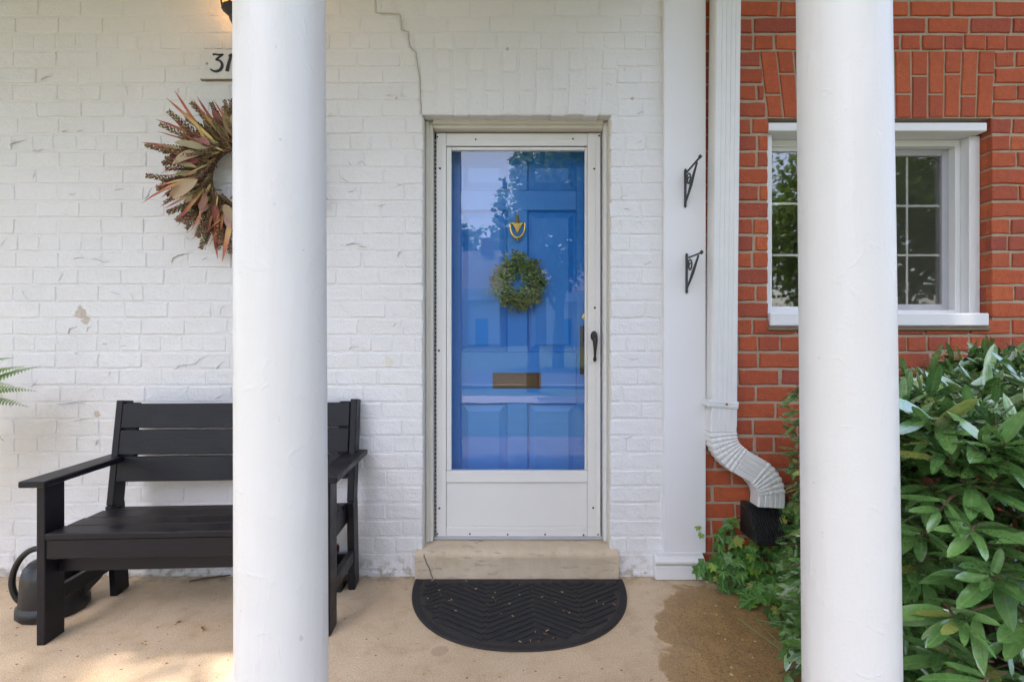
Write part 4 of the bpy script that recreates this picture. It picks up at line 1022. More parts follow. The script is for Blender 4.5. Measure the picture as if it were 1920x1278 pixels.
# ================================================================== LANTERN
ly = -0.115; lx = X(444, ly)
ln = tag(empty('wall_lantern', (lx, ly, Z(90, ly))), 'black coach lantern with a lit warm bulb above the house number', 'wall lamp')
zl = lambda py: Z(py, ly) - ln.location.z
m = MB(); m.lathe([(0.002, zl(90)), (0.007, zl(86)), (0.010, zl(82)), (0.006, zl(78)), (0.012, zl(76)), (0.013, zl(60)), (0.020, zl(48)), (0.028, zl(42)), (0.034, zl(36)), (0.030, zl(33)), (0.050, zl(27)), (0.066, zl(22)), (0.066, zl(19)), (0.02, zl(19))], n=16); m.build('stem', 'blackmetal', ln, 35)
zg0, zg1 = zl(19), zl(19) + 0.24; r0, r1 = 0.062, 0.098
m = MB()
for i in range(6):
    a = pi / 6 + i * pi / 3; m.beam((r0 * cos(a), r0 * sin(a), zg0), (r1 * cos(a), r1 * sin(a), zg1), 0.008, 0.008, 0.001, (cos(a), sin(a), 0))
m.lathe([(r1 - .004, zg1 - .004), (r1 + 0.012, zg1), (r1 + 0.012, zg1 + 0.012), (0.07, zg1 + 0.05), (0.03, zg1 + 0.085), (0.016, zg1 + 0.10), (0.012, zg1 + 0.125), (0.002, zg1 + 0.135)], n=6, rot=pi / 6); m.build('cage', 'blackmetal', ln, 25)
for i in range(6):
    a, b = pi / 6 + i * pi / 3, pi / 6 + (i + 1) * pi / 3; k = 0.97
    m = MB(); m.add([(r0 * k * cos(a), r0 * k * sin(a), zg0 + .001), (r0 * k * cos(b), r0 * k * sin(b), zg0 + .001), (r1 * k * cos(b), r1 * k * sin(b), zg1 - .005), (r1 * k * cos(a), r1 * k * sin(a), zg1 - .005)], [(0, 1, 2, 3)]); m.build('pane', 'lampglass', ln)
m = MB(); m.lathe([(0.010, zg0), (0.011, zg0 + 0.05), (0.011, zg0 + 0.06)], n=12); m.build('candle', 'plaque', ln)
m = MB(); m.lathe([(0.008, zg0 + 0.06), (0.017, zg0 + 0.075), (0.019, zg0 + 0.09), (0.013, zg0 + 0.115), (0.003, zg0 + 0.135)], n=16); m.build('bulb', 'bulb', ln, 60)
m = MB(); m.box(-0.045, 0.045, -ly - 0.016, -ly - 0.001, zl(75), zl(75) + 0.30, 0.004); m.build('back_plate', 'blackmetal', ln)
m = MB(); m.tube([(0, -ly - 0.014, zl(70)), (0, 0.06, zl(78)), (0, 0.03, zl(72)), (0, 0.0, zl(66))], 0.008, 10); m.build('arm', 'blackmetal', ln, 50)
ld = bpy.data.lights.new('lantern_light', 'POINT'); ld.energy = 0.2; ld.color = (1.0, 0.62, 0.30); ld.shadow_soft_size = 0.02
lo = bpy.data.objects.new('lantern_light', ld); link(lo, ln); lo.location = (0, 0, zg0 + 0.16)

# ================================================================== LEAF SHAPES
def leaf_mesh(name, mat, L=1.0, W=0.30, fold=0.06, droop=0.10, prof=None, twist=0.0, wave=0.0, seed=0):
    rr = random.Random(seed); prof = prof or [(0.0, 0.04), (0.12, 0.45), (0.30, 0.88), (0.52, 1.0), (0.72, 0.92), (0.89, 0.58), (1.0, 0.0)]
    m = MB()
    for i, (t, w) in enumerate(prof):
        z = -droop * t * t; x = L * t
        wv = wave * sin(i * 2.4 + seed)
        for sgn, vv in ((-1, 0.0), (0, 0.5), (1, 1.0)):
            ww = w * W / 2 * sgn; tw = twist * t
            m.v.append((x, ww * cos(tw), z + abs(sgn) * fold * w * W * 2 + ww * sin(tw) + wv * sgn)); m.uv.append((t, 0.5 + (vv - 0.5) * (w if w > .3 else .3)))
    for i in range(len(prof) - 1):
        for q in (0, 1): a = 3 * i + q; m.f.append((a, a + 3, a + 4, a + 1))
    return m
def oriented(d, up, L, roll=0.0):
    d = Vector(d).normalized(); u = Vector(up); u = (u - d * u.dot(d))
    u = u.normalized() if u.length > 1e-4 else d.orthogonal().normalized()
    u = Matrix.Rotation(roll, 3, d) @ u; s = u.cross(d)
    return Matrix(((d.x * L, s.x * L, u.x * L), (d.y * L, s.y * L, u.y * L), (d.z * L, s.z * L, u.z * L)))
def spread(thing, name, mats_mesh, items, mat_name, maxparts=300, stuff='foliage'):
    """items: (score, location, 3x3 matrix, variant). the highest scores become objects, the rest one mesh"""
    items.sort(key=lambda q: -q[0]); rest = MB()
    for i, (sc_, loc, m3, var) in enumerate(items):
        me = mats_mesh[var]
        M4 = Matrix.Translation(loc) @ m3.to_4x4()
        if i < maxparts and sc_ > 0:
            o = bpy.data.objects.new(name, me); link(o, thing); o.matrix_local = M4
        else:
            k = len(rest.v); rest.add([v.co for v in me.vertices], [tuple(p.vertices) for p in me.polygons], M4)
            ul = me.uv_layers[0].data; uvs = [None] * len(me.vertices)
            for lp in me.loops: uvs[lp.vertex_index] = tuple(ul[lp.index].uv)
            rest.uv += uvs
    if rest.v:
        o = rest.build(stuff, mat_name, thing, 80); o['kind'] = 'stuff'

# ================================================================== LAUREL SHRUB
lau = tag(empty('laurel_shrub', (2.25, -0.75, 0)), 'glossy evergreen laurel shrub under the window on the right', 'shrub')
LV = [leaf_mesh('leaf', 'laurel', 1, R.uniform(0.19, 0.25), R.uniform(0.02, 0.10), R.uniform(-0.04, 0.20), twist=R.uniform(-.35, .35), wave=R.uniform(0, .012), seed=i).mesh('leaf', 'laurel', 80) for i in range(14)]
items = []; stems = MB()
def shrub_h(x, y):
    # mound height over the bed
    e = 1.08 - 0.52 * max(0, 2.1 - x) ** 1.2 * max(0.0, min(1.0, (y + 1.0) / 0.5)) - 0.20 * max(0, -0.75 - y) ** 1.1
    xl = 1.50 + 0.15 * min(0, y + 0.3) if y > -0.6 else 1.455 + (y + 0.6) * 0.80
    e -= 2.0 * max(0, xl + 0.05 - x) ** 1.15
    return e + 0.10 * noise.noise(Vector((x * 2.6, y * 2.6, 1.3)))
LR = random.Random(11)
def shoot(base, d, L, nleaf, ll):
    d = Vector(d).normalized(); pts = [base + d * (L * t) + Vector((0, 0, 0.04 * L * sin(pi * t))) for t in (0, .33, .66, 1)]
    stems.tube([p - lau.location for p in pts], [0.0035, 0.003, 0.0026, 0.002], 5)
    a0 = LR.uniform(0, 6.28)
    for q in range(nleaf):
        t = 0.25 + 0.75 * (q + 1) / nleaf; p = base + d * (L * t)
        a = a0 + q * 2.4; side = d.orthogonal().normalized(); side = Matrix.Rotation(a, 3, d) @ side
        opn = 1.05 - 0.55 * (q / max(1, nleaf - 1)) + LR.uniform(-.15, .15)
        side.z *= 0.45
        ld_ = d * cos(opn) + side * sin(opn); ld_.z -= 0.03 + 0.10 * (1 - t); ld_.normalize()
        up = Vector((LR.uniform(-.30, .20), LR.uniform(-.55, -.05), 1.0))
        l = ll * LR.uniform(0.62, 1.2) * (0.72 if q >= nleaf - 2 else 1)
        if p.z < -0.03: continue
        if abs(p.x - X(1590, CD - D0)) < 0.14 and abs(p.y - (CD - D0)) < 0.17: continue
        if p.y > -0.07 and ld_.y > -0.1: continue
        if (p + ld_ * l).y > -0.02: continue
        tip = p + ld_ * l; c = (p + tip) / 2
        if c.x < 1.6:
            tpx, tpy = px_of(tip.x, tip.y, tip.z); bpx, _b = px_of(p.x, p.y, p.z); tpx = min(tpx, bpx)
            if tpx < 1452 or (tpx < 1466 and 850 < tpy < 1000): continue
        px, py = px_of(c.x, c.y, c.z); dist = D0 + c.y
        vis = 1.0 if (1400 < px < 1960 and 600 < py < 1320 and not (1500 < px < 1675)) else 0.0
        depth_in = shrub_h(c.x, c.y) - c.z
        front = 1.35 - min(0, 0) - 0.5 * max(0, c.y + 1.2)
        items.append((vis * (l / dist) * max(0.02, front) * (1.0 if depth_in < 0.25 or c.y < -0.95 else 0.45), p - lau.location, oriented(ld_, up, l, LR.uniform(-.5, .5)), LR.randrange(14)))
tries = 0; placed = []
while len(placed) < 1750 and tries < 60000:
    tries += 1
    x = LR.uniform(1.0, 2.75); y = LR.uniform(-1.45, -0.10); hh = shrub_h(x, y)
    if hh < 0.12: continue
    if LR.random() < 0.5: z = hh - abs(LR.gauss(0, 0.07))
    else: z = LR.uniform(0.0, hh)
    if z < 0.0: continue
    top_d = hh - z; front_d = y + 1.45; left_d = x - (1.5 + 0.6 * min(0, y + 0.3))
    if min(top_d, front_d, max(0, left_d)) > 0.24 and LR.random() < 0.70: continue
    b = Vector((x, y, z))
    if any((b - q).length_squared < 0.0014 for q in placed): continue
    if top_d < min(front_d, max(left_d, 0)): d = Vector((LR.gauss(-0.55, 0.45), LR.gauss(-0.6, 0.35), LR.uniform(0.2, 0.75)))
    else: d = Vector((LR.gauss(-0.7, 0.4), LR.gauss(-0.75, 0.3), LR.uniform(-0.2, 0.4)))
    placed.append(b); shoot(b - d.normalized() * 0.05, d, LR.uniform(0.07, 0.13), LR.choice([7, 8, 9, 10]), LR.uniform(0.105, 0.150))
for (px, py, y) in ((1512, 735, -.30), (1508, 742, -.22), (1506, 800, -.32), (1512, 822, -.25), (1506, 862, -.3), (1512, 880, -.38), (1520, 905, -.3), (1512, 940, -.40), (1525, 770, -.3), (1528, 850, -.3), (1500, 1005, -.36), (1500, 1020, -.45), (1515, 1060, -.5)):
    shoot(Vector((X(px, y), y, Z(py, y))), Vector((-0.9, -0.35, LR.uniform(-.1, .25))), 0.09, 8, 0.115)
spread(lau, 'leaf', LV, items, 'laurel', 300)
for i in range(26):
    x = LR.uniform(1.5, 3.0); y = LR.uniform(-1.0, -0.25); h_ = shrub_h(x, y) * 0.9
    b = Vector((2.2 + (x - 2.2) * 0.45, -0.65 + (y + .65) * 0.4, -0.06)); t_ = Vector((x, y, h_))
    stems.tube([b - lau.location, b.lerp(t_, 0.5) + Vector((0.03, 0, 0.05)) - lau.location, t_ - lau.location], [0.011, 0.008, 0.004], 6)
stems.build('stems', 'twig', lau, 60)['kind'] = 'stuff'
# ================================================================== IVY
ivy = tag(empty('ivy_plant', (1.35, -0.35, 0)), 'green lobed ivy creeping over the porch edge below the drain box', 'ivy')
def ivy_mesh(mat, seed):
    rr = random.Random(seed); ang = [0, 26, 48, 75, 100, 128, 152]; rad = [1.0, 0.56, 0.86, 0.50, 0.74, 0.50, 0.46]
    pts = [(0.0, 0.0)]
    out = []
    for a, r in zip(ang[::-1], rad[::-1]): out.append((r * cos(radians(a)) , r * sin(radians(a))))
    full = out + [(x, -y) for x, y in reversed(out[:-1])]
    m = MB(); m.v.append((0.05, 0, 0.0)); m.uv.append((0, 0.5))
    for (x, y) in full:
        r = sqrt(x * x + y * y); m.v.append((x * rr.uniform(.92, 1.08) * 0.5 + 0.12, y * rr.uniform(.92, 1.08) * 0.5, 0.05 * r - 0.10 * r * r + rr.uniform(-.03, .03))); m.uv.append((x * .5 + .5, y * .5 + .5))
    n = len(full)
    for i in range(n - 1): m.f.append((0, i + 1, i + 2))
    return m.mesh('leaf', mat)
IV = [ivy_mesh('ivy', i) for i in range(6)] + [ivy_mesh('ivyyoung', 9), ivy_mesh('ivyyoung', 10)]
IR = random.Random(5); it = []; vine = MB()
edge = [(1300, 1078), (1330, 1072), (1362, 1090), (1392, 1115), (1410, 1150), (1425, 1185), (1448, 1210), (1462, 1245), (1470, 1290)]   # left outline on the floor
def ivy_h(px, py):    # bulge of the mass towards the camera
    return 0.0
cnt = 0; tries = 0; spots_ = []
while cnt < 420 and tries < 20000:
    tries += 1
    x = IR.uniform(0.90, 1.50); y = IR.uniform(-0.95, -0.015)
    # outline in plan: inner boundary curve from the pilaster foot to the column
    xl = 0.92 + 0.10 * (-y) ** 0.5 + (0.10 if y < -0.10 else 0) + 0.03 * noise.noise(Vector((y * 9, 0, 0)))
    if y < -0.05: xl = max(xl, 1.02 + 0.02 * IR.random())
    if y < -0.16: xl = max(xl, 1.06)
    if y < -0.40: xl = max(xl, 1.03)
    if x < xl: continue
    inn = min(1.0, (x - xl) / 0.30); bk_ = max(0.0, 1 + y / 0.5)
    top = 0.045 + 0.17 * inn * (0.5 + 0.5 * bk_) + 0.05 * noise.noise(Vector((x * 6, y * 6, 4)))
    if y > -0.14: top += 0.10 * inn + (0.10 if x > 1.0 else 0.02) * IR.random()
    z = max(0.02, top - IR.random() * 0.03)
    p = Vector((x, y, z))
    if any((p - q).length < 0.021 for q in spots_): continue
    if Vector((x - X(1432, -.1), y + 0.09)).length < 0.10 and z > 0.16: continue
    spots_.append(p); cnt += 1
    a = IR.gauss(-2.2, 0.9); d = Vector((cos(a), sin(a), IR.uniform(-0.55, -0.05)))
    up = Vector((IR.uniform(-.7, 0), IR.uniform(-1.1, -.4), 1.0)); l = IR.uniform(0.06, 0.115)
    var = IR.randrange(6) if IR.random() > 0.07 else 6 + IR.randrange(2)
    if var > 5: l *= 0.65
    px, py = px_of(*p)
    it.append((l / (D0 + y) if px < 1520 and py < 1300 else 0, p - ivy.location, oriented(d, up, l, IR.uniform(-.4, .4)), var))
for (px, py, y, var, l) in ((1310, 985, -.03, 7, .05), (1316, 1000, -.05, 6, .05), (1400, 945, -.04, 3, .06), (1403, 938, -.015, 7, .03), (1345, 1000, -.05, 1, .09), (1375, 1010, -.06, 2, .10), (1312, 1064, -.10, 0, .10), (1322, 1052, -.08, 4, .10), (1338, 1058, -.12, 6, .07)):
    it.append((1, Vector((X(px, y), y, Z(py, y))) - ivy.location, oriented((IR.uniform(-.6, .3), -.4, -.5), (0, -.8, 1), l), var))
for i in range(110):
    x = IR.uniform(0.97, 1.40); y = IR.uniform(-0.20, -0.03); zt_ = 0.10 + 0.16 * min(1, (x - 0.95) / 0.2) + 0.05 * noise.noise(Vector((x * 9, y * 9, 7))); z = IR.uniform(0.02, zt_)
    if a0 - 0.02 < x < a1 + 0.02 and z > zb_d - 0.01: continue
    a = IR.gauss(-1.9, 0.8); l = IR.uniform(0.055, 0.10)
    it.append((l * 1.2, Vector((x, y, z)) - ivy.location, oriented((cos(a), sin(a), IR.uniform(-.9, -.2)), (IR.uniform(-.5, .2), IR.uniform(-1.3, -.6), 0.8), l), IR.randrange(6) if IR.random() > .12 else 6))
spread(ivy, 'leaf', IV, it, 'ivy', 300)
for i in range(9):
    p = Vector((IR.uniform(1.0, 1.7), IR.uniform(-0.7, -0.03), 0.0)); pts = [p + Vector((0.10 * k * IR.uniform(-.6, .6), 0.06 * k * IR.uniform(-1, 1), 0.03 + 0.02 * sin(k * 1.7))) - ivy.location for k in range(5)]
    vine.tube(pts, 0.0022, 5)
vine.build('vine', 'stem', ivy, 60)

# ================================================================== FERN AT THE LEFT EDGE
fe = tag(empty('fern', (-2.625, -0.42, 0.62)), 'green fern reaching into view at the left edge', 'fern')
FR = random.Random(3); leafl = MB(); rach = MB()
def frond(az, L, lift, droop):
    pts = []
    for i in range(15):
        t = i / 14; r = L * t; pts.append(Vector((cos(az) * r, sin(az) * r, 0.18 + lift * t - droop * t * t)))
    rach.tube(pts, [0.003 * (1 - 0.8 * i / 14) for i in range(15)], 5)
    for i in range(1, 42):
        t = i / 42; f = t * 14; k = min(13, int(f)); p = pts[k].lerp(pts[k + 1], f - k); tan = (pts[k + 1] - pts[k]).normalized(); w = 0.038 * sin(pi * min(1, t * 0.9 + 0.12)) + 0.006
        for s in (-1, 1):
            sd_ = tan.cross(Vector((0, 0, 1))).normalized() * s; d = (sd_ * 0.7 + tan * 0.30 + Vector((0, 0, -0.55 * s))).normalized()
            m3 = oriented(d, (0.2, -1, 0.5), w); lm = FERNLEAF
            leafl.add([m3 @ Vector(v) + p for v in lm.v], lm.f); leafl.uv += lm.uv
FERNLEAF = leaf_mesh('pinna', 'fern', 1, 0.38, 0.02, 0.1, [(0, .3), (.3, 1), (.7, .7), (1, 0)])
for az, L, lift, dr in ((0.12, 0.47, 0.60, 0.28), (0.30, 0.52, 0.44, 0.16), (-0.05, 0.51, 0.46, 0.26), (0.05, 0.50, 0.50, 0.30), (0.2, 0.50, 0.40, 0.30), (0.0, 0.48, 0.42, 0.26), (0.25, 0.47, 0.50, 0.22), (-0.15, 0.50, 0.56, 0.34), (0.1, 0.44, 0.30, 0.34), (-0.1, 0.46, 0.34, 0.32), (-0.4, 0.36, 0.40, 0.42), (0.7, 0.45, 0.45, 0.3), (2.0, 0.4, 0.5, 0.4), (3.0, 0.5, 0.45, 0.4), (4.0, 0.5, 0.4, 0.4), (-1.2, 0.3, 0.35, 0.35), (5.2, 0.32, 0.3, 0.3), (1.2, 0.3, 0.5, 0.25)):
    frond(az, L, lift, dr)
leafl.build('frond', 'fern', fe, 80)['kind'] = 'stuff'; rach.build('frond_stem', 'stem', fe, 60)
m = MB(); m.lathe([(0.09, 0.0), (0.10, 0.0), (0.14, 0.18), (0.15, 0.185), (0.15, 0.21), (0.135, 0.21), (0.13, 0.19), (0.02, 0.185)], n=28); m.build('pot', 'blackplastic', fe, 40)
ps = tag(empty('plant_stand', (-2.625, -0.42, 0)), 'black metal stand carrying the fern at the left edge', 'plant stand')
m = MB(); m.lathe([(0.02, 0.60), (0.13, 0.60), (0.13, 0.618), (0.02, 0.619)], n=24); m.build('top', 'blackmetal', ps, 40)
for i in range(3):
    a = 0.6 + i * 2 * pi / 3; m = MB(); m.tube([(0.10 * cos(a), 0.10 * sin(a), 0.60), (0.07 * cos(a), 0.07 * sin(a), 0.3), (0.14 * cos(a), 0.14 * sin(a), 0.004)], 0.008, 8); m.build('leg', 'blackmetal', ps, 60)

# ================================================================== WREATHS
wr = tag(empty('autumn_wreath', (X(452, -.05), -0.05, Z(334, -.05))), 'large autumn wreath of dried red and gold grasses on the white brick', 'wreath')
m = MB(); pts = [(0.165 * cos(2 * pi * i / 30), 0, 0.165 * sin(2 * pi * i / 30)) for i in range(31)]; m.tube(pts, 0.022, 10, False); m.build('twig_ring', 'twig', wr, 60)
WRR = random.Random(21)
BL = [leaf_mesh('grass_blade', 'blade', 1, w, 0.15, dr, [(0, .5), (.2, .9), (.5, 1), (.8, .7), (1, .05)], twist=tw).mesh('grass_blade', 'blade', 80) for w, dr, tw in ((0.085, .22, .3), (0.06, .12, -.4), (0.095, .30, .6), (0.07, -.15, .2))]
def sprig_mesh(seed):
    rr = random.Random(seed); m = MB(); n = 22
    m.tube([(0, 0, 0), (0.5, 0, -0.03), (0.95, 0, -0.10)], [0.012, 0.01, 0.006], 4)
    for i in range(n):
        t = 0.18 + 0.82 * i / n; r = 0.105 * (1 - 0.6 * t) + 0.012
        for q in range(4):
            a = q * pi / 2 + i * 0.9 + rr.uniform(-.3, .3); c = Vector((t, r * 0.5 * cos(a), r * 0.5 * sin(a) - 0.10 * t * t)); e = Vector((t + 0.035, r * cos(a), r * sin(a) - 0.10 * t * t)); b = 0.026
            k = len(m.v); tn = Vector((0, -sin(a), cos(a))) * b
            m.v += [tuple(c - tn), tuple(c + tn), tuple(e + tn), tuple(e - tn)]; m.f.append((k, k + 1, k + 2, k + 3))
    m.uv = [(v[0], 0.5) for v in m.v]
    return m.mesh('heather_sprig', 'sprig')
SG = [sprig_mesh(i) for i in range(4)]
def swirl(i, n, r_in, open_a, lmin, lmax, me_list, name, yo):
    a = 2 * pi * i / n + WRR.uniform(-.08, .08)
    p = Vector((r_in * cos(a), yo + WRR.uniform(-.02, .02), r_in * sin(a)))
    da = a + open_a + WRR.gauss(0, .38); d = Vector((cos(da), WRR.uniform(-.6, 0.02), sin(da)))
    l = WRR.uniform(lmin, lmax); o = bpy.data.objects.new(name, WRR.choice(me_list)); link(o, wr)
    o.matrix_local = Matrix.Translation(p) @ oriented(d, (0, -1, 0.2), l, WRR.uniform(-.6, .6)).to_4x4()
for i in range(48): swirl(i, 48, 0.14, 0.35, 0.16, 0.25, SG, 'heather_sprig', -0.02)
for i in range(54): swirl(i, 54, 0.18, 0.30, 0.15, 0.23, SG, 'heather_sprig', -0.045)
for i in range(60): swirl(i, 60, 0.12, 0.75, 0.09, 0.16, SG, 'heather_sprig', -0.065)
for i in range(60): swirl(i, 60, 0.16, 0.30, 0.15, 0.29, BL, 'grass_blade', -0.055)
for i in range(22): swirl(i, 22, 0.19, 0.15, 0.12, 0.21, BL, 'grass_blade', -0.03)
for i in range(26): swirl(i, 26, 0.125, 0.8, 0.10, 0.20, BL, 'grass_blade', -0.06)
PK = [leaf_mesh('broad_leaf', 'petalleaf', 1, w, 0.12, dr, twist=tw).mesh('broad_leaf', 'petalleaf', 80) for w, dr, tw in ((0.32, .3, .5), (0.26, -.2, -.4), (0.38, .4, .2))]
for i in range(70): swirl(i, 70, 0.16, 0.5, 0.08, 0.16, PK, 'broad_leaf', -0.075)

for i in range(34): swirl(i, 34, 0.155, 2.5, 0.03, 0.06, SG, 'heather_sprig', -0.03)
gw = tag(empty('green_wreath', (X(970.5, YD - .02), YD - 0.03, Z(529, YD - .02))), 'small green boxwood wreath hanging on the blue door', 'wreath')
m = MB(); pts = [(0.095 * cos(2 * pi * i / 26), 0, 0.095 * sin(2 * pi * i / 26)) for i in range(27)]; m.tube(pts, 0.014, 8, False); m.build('twig_ring', 'twig', gw, 60)
GR = random.Random(31); gm = MB(); LEAFB = leaf_mesh('x', 'box', 1, 0.62, 0.05, 0.15, [(0, .2), (.3, .9), (.65, 1), (1, .1)])
gst = MB()
for i in range(430):
    a = GR.uniform(0, 2 * pi); r = 0.098 + GR.gauss(0, 0.024); p = Vector((r * cos(a), GR.uniform(-0.032, 0.004), r * sin(a)))
    oa = GR.gauss(0.15, 0.9); d = Vector((cos(a + oa), GR.uniform(-.7, 0.05), sin(a + oa))).normalized(); L = GR.uniform(0.018, 0.05)
    if oa > 1.4 or oa < -1.4: L *= 0.5
    gst.tube([p, p + d * L], [0.0014, 0.0008], 4)
    for q in range(10):
        t = (q + 1) / 10; b = p + d * L * t; aa = q * 2.4; sd_ = Matrix.Rotation(aa, 3, d) @ d.orthogonal().normalized(); dd = (d * 0.5 + sd_).normalized()
        m3 = oriented(dd, (GR.uniform(-.5, .5), -1, GR.uniform(-.3, .8)), GR.uniform(0.010, 0.019)); gm.add([m3 @ Vector(v) + b for v in LEAFB.v], LEAFB.f); gm.uv += LEAFB.uv
gw.scale = (0.92,) * 3; gm.build('leaves', 'box', gw, 80)['kind'] = 'stuff'; gst.build('twigs', 'stem', gw)['kind'] = 'stuff'

# ================================================================== DOORMAT
dm_y = -0.040; MA, MBk = 0.515, 0.575
mc = X(973, dm_y)
dm = tag(empty('doormat', (mc, dm_y, 0)), 'charcoal half round doormat with a herringbone pattern on the porch floor', 'doormat')
def half(r, n=56):
    out = []
    for i in range(n + 1):
        a = pi * i / n; ex = 2.25; c, s = cos(a), sin(a)
        out.append((MA * r * math.copysign(abs(c) ** (2 / ex), c), -(MBk * r if r <= 1 else MBk) * abs(s) ** (2 / ex)))
    return out
def plate(r, z0, z1, bev, yo=0.0):
    o_ = half(r); m = MB(); n = len(o_); i_ = [(x * (1 - bev / MA), yo + (y * (1 - bev / MBk)) - (bev if abs(y) < 1e-6 else 0)) for x, y in o_]
    m.add([(x, y + yo, z0) for x, y in o_] + [(x, y + yo, z1 - bev * .6) for x, y in o_] + [(x, y, z1) for x, y in i_], [tuple(range(n)), tuple(2 * n + j for j in range(n))] + [(k * n + j, k * n + (j + 1) % n, (k + 1) * n + (j + 1) % n, (k + 1) * n + j) for k in (0, 1) for j in range(n)]); return m
plate(1.0, 0.001, 0.009, 0.004).build('rubber_base', 'matedge', dm, 30)
m = MB(); o_ = half(0.985); i_ = half(0.93); n = len(o_)
m.add([(x, y - .006, 0.0085) for x, y in o_] + [(x, y - .006, 0.0125) for x, y in o_] + [(x, y - .022, 0.0125) for x, y in i_] + [(x, y - .022, 0.0085) for x, y in i_], [(k * n + j, k * n + j + 1, ((k + 1) % 4) * n + j + 1, ((k + 1) % 4) * n + j) for k in range(4) for j in range(n - 1)])
m.build('border', 'mat', dm)
rib = MB(); cw = 0.205; pitch_ = 0.040
def inside(x, y): return y < -0.030 and (abs(x) / (MA * .915)) ** 2.25 + (abs(y + .015) / (MBk * .905)) ** 2.25 < 1
for ci in range(-4, 4):
    xc0 = ci * cw + 0.06; sg_ = 1 if ci % 2 else -1
    for k in range(-4, 20):
        yb_ = -k * pitch_; seg = []
        for q in range(9):
            t = q / 8; x = xc0 + 0.003 + (cw - 0.006) * t; y = yb_ + sg_ * 0.135 * (t - 0.5)
            seg.append((x, y) if inside(x, y) else None)
        run = []
        for s_ in seg + [None]:
            if s_ is not None: run.append(s_)
            else:
                if len(run) > 1:
                    (xa, ya), (xb_, yb2) = run[0], run[-1]; rib.beam((xa, ya, 0.0115), (xb_, yb2, 0.0115), 0.007, 0.0235, 0.003, (0, 0, 1))
                run = []
rib.build('herringbone_ribs', 'mat', dm)['kind'] = 'stuff'
MR = random.Random(9); fleck = MB(); fl2 = MB()
for i in range(46):
    x, y = MR.uniform(-.48, .48), MR.uniform(-.54, -.02)
    if inside(x, y): (fleck if MR.random() < .55 else fl2).beam((x, y, 0.0158), (x + MR.uniform(-.012, .012), y + MR.uniform(-.01, .01), 0.0168), 0.0032, 0.002, 0, (0, 0, 1))
fleck.build('dry_specks', 'paleleaf', dm)['kind'] = 'stuff'; fl2.build('dry_specks', 'dryleaf', dm)['kind'] = 'stuff'

# ================================================================== LITTER
def floor_thing(name, px, py, L, W, mat, az, label, cat, curl=0.15):
    p = ground(px, py); o = leaf_mesh(name, mat, L, W, 0.25, -curl * L, seed=int(px)).build(name, mat); o.location = p + Vector((0, 0, 0.004)); o.rotation_euler = (0, 0, az); return tag(o, label, cat)
floor_thing('dry_leaf', 383, 1184, 0.035, 0.012, 'dryleaf', 2.4, 'small curled brown leaf on the floor in front of the bench', 'dry leaf')
floor_thing('fallen_leaf', 1342, 1100, 0.055, 0.022, 'paleleaf', 2.7, 'pale yellow fallen leaf at the edge of the ivy', 'fallen leaf')
floor_thing('dry_leaf', 330, 1169, 0.018, 0.01, 'dryleaf', 0.6, 'tiny brown leaf scrap on the floor under the bench', 'dry leaf')
tw = tag(MB().tube([ground(355, 1091) + Vector((0, 0, .006)), ground(385, 1087) + Vector((0, 0, .010)), ground(432, 1080.5) + Vector((0, 0, .008))], [0.004, 0.006, 0.003], 7).build('twig', 'twig'), 'thin dark twig on the floor beside the wall under the bench', 'twig')
sp2 = MB()
for i in range(150):
    px, py = MR.uniform(0, 1480), MR.uniform(1086, 1276); p = ground(px, py); s = MR.uniform(0.002, 0.005)
    if (abs(p.x - mc) < MA and p.y > -MBk - .05) or p.x > 1.2: continue
    sp2.box(p.x, p.x + s * 1.6, p.y, p.y + s, 0.0005, s * .5)
tag(sp2.build('floor_grit', 'dryleaf'), 'scattered brown grit and leaf crumbs on the porch floor', 'grit', kind='stuff')
sp3 = MB()
for i in range(26):
    px, py = MR.uniform(1215, 1440), MR.uniform(1105, 1276); p = ground(px, py); s = MR.uniform(0.003, 0.007)
    sp3.lathe([(s * .6, 0.0005), (s, s * .25), (s * .5, s * .6)], c=(p.x, p.y, 0), n=6)
tag(sp3.build('pebbles', 'paleleaf'), 'tiny pale pebbles on the damp patch of floor', 'pebbles', kind='stuff')

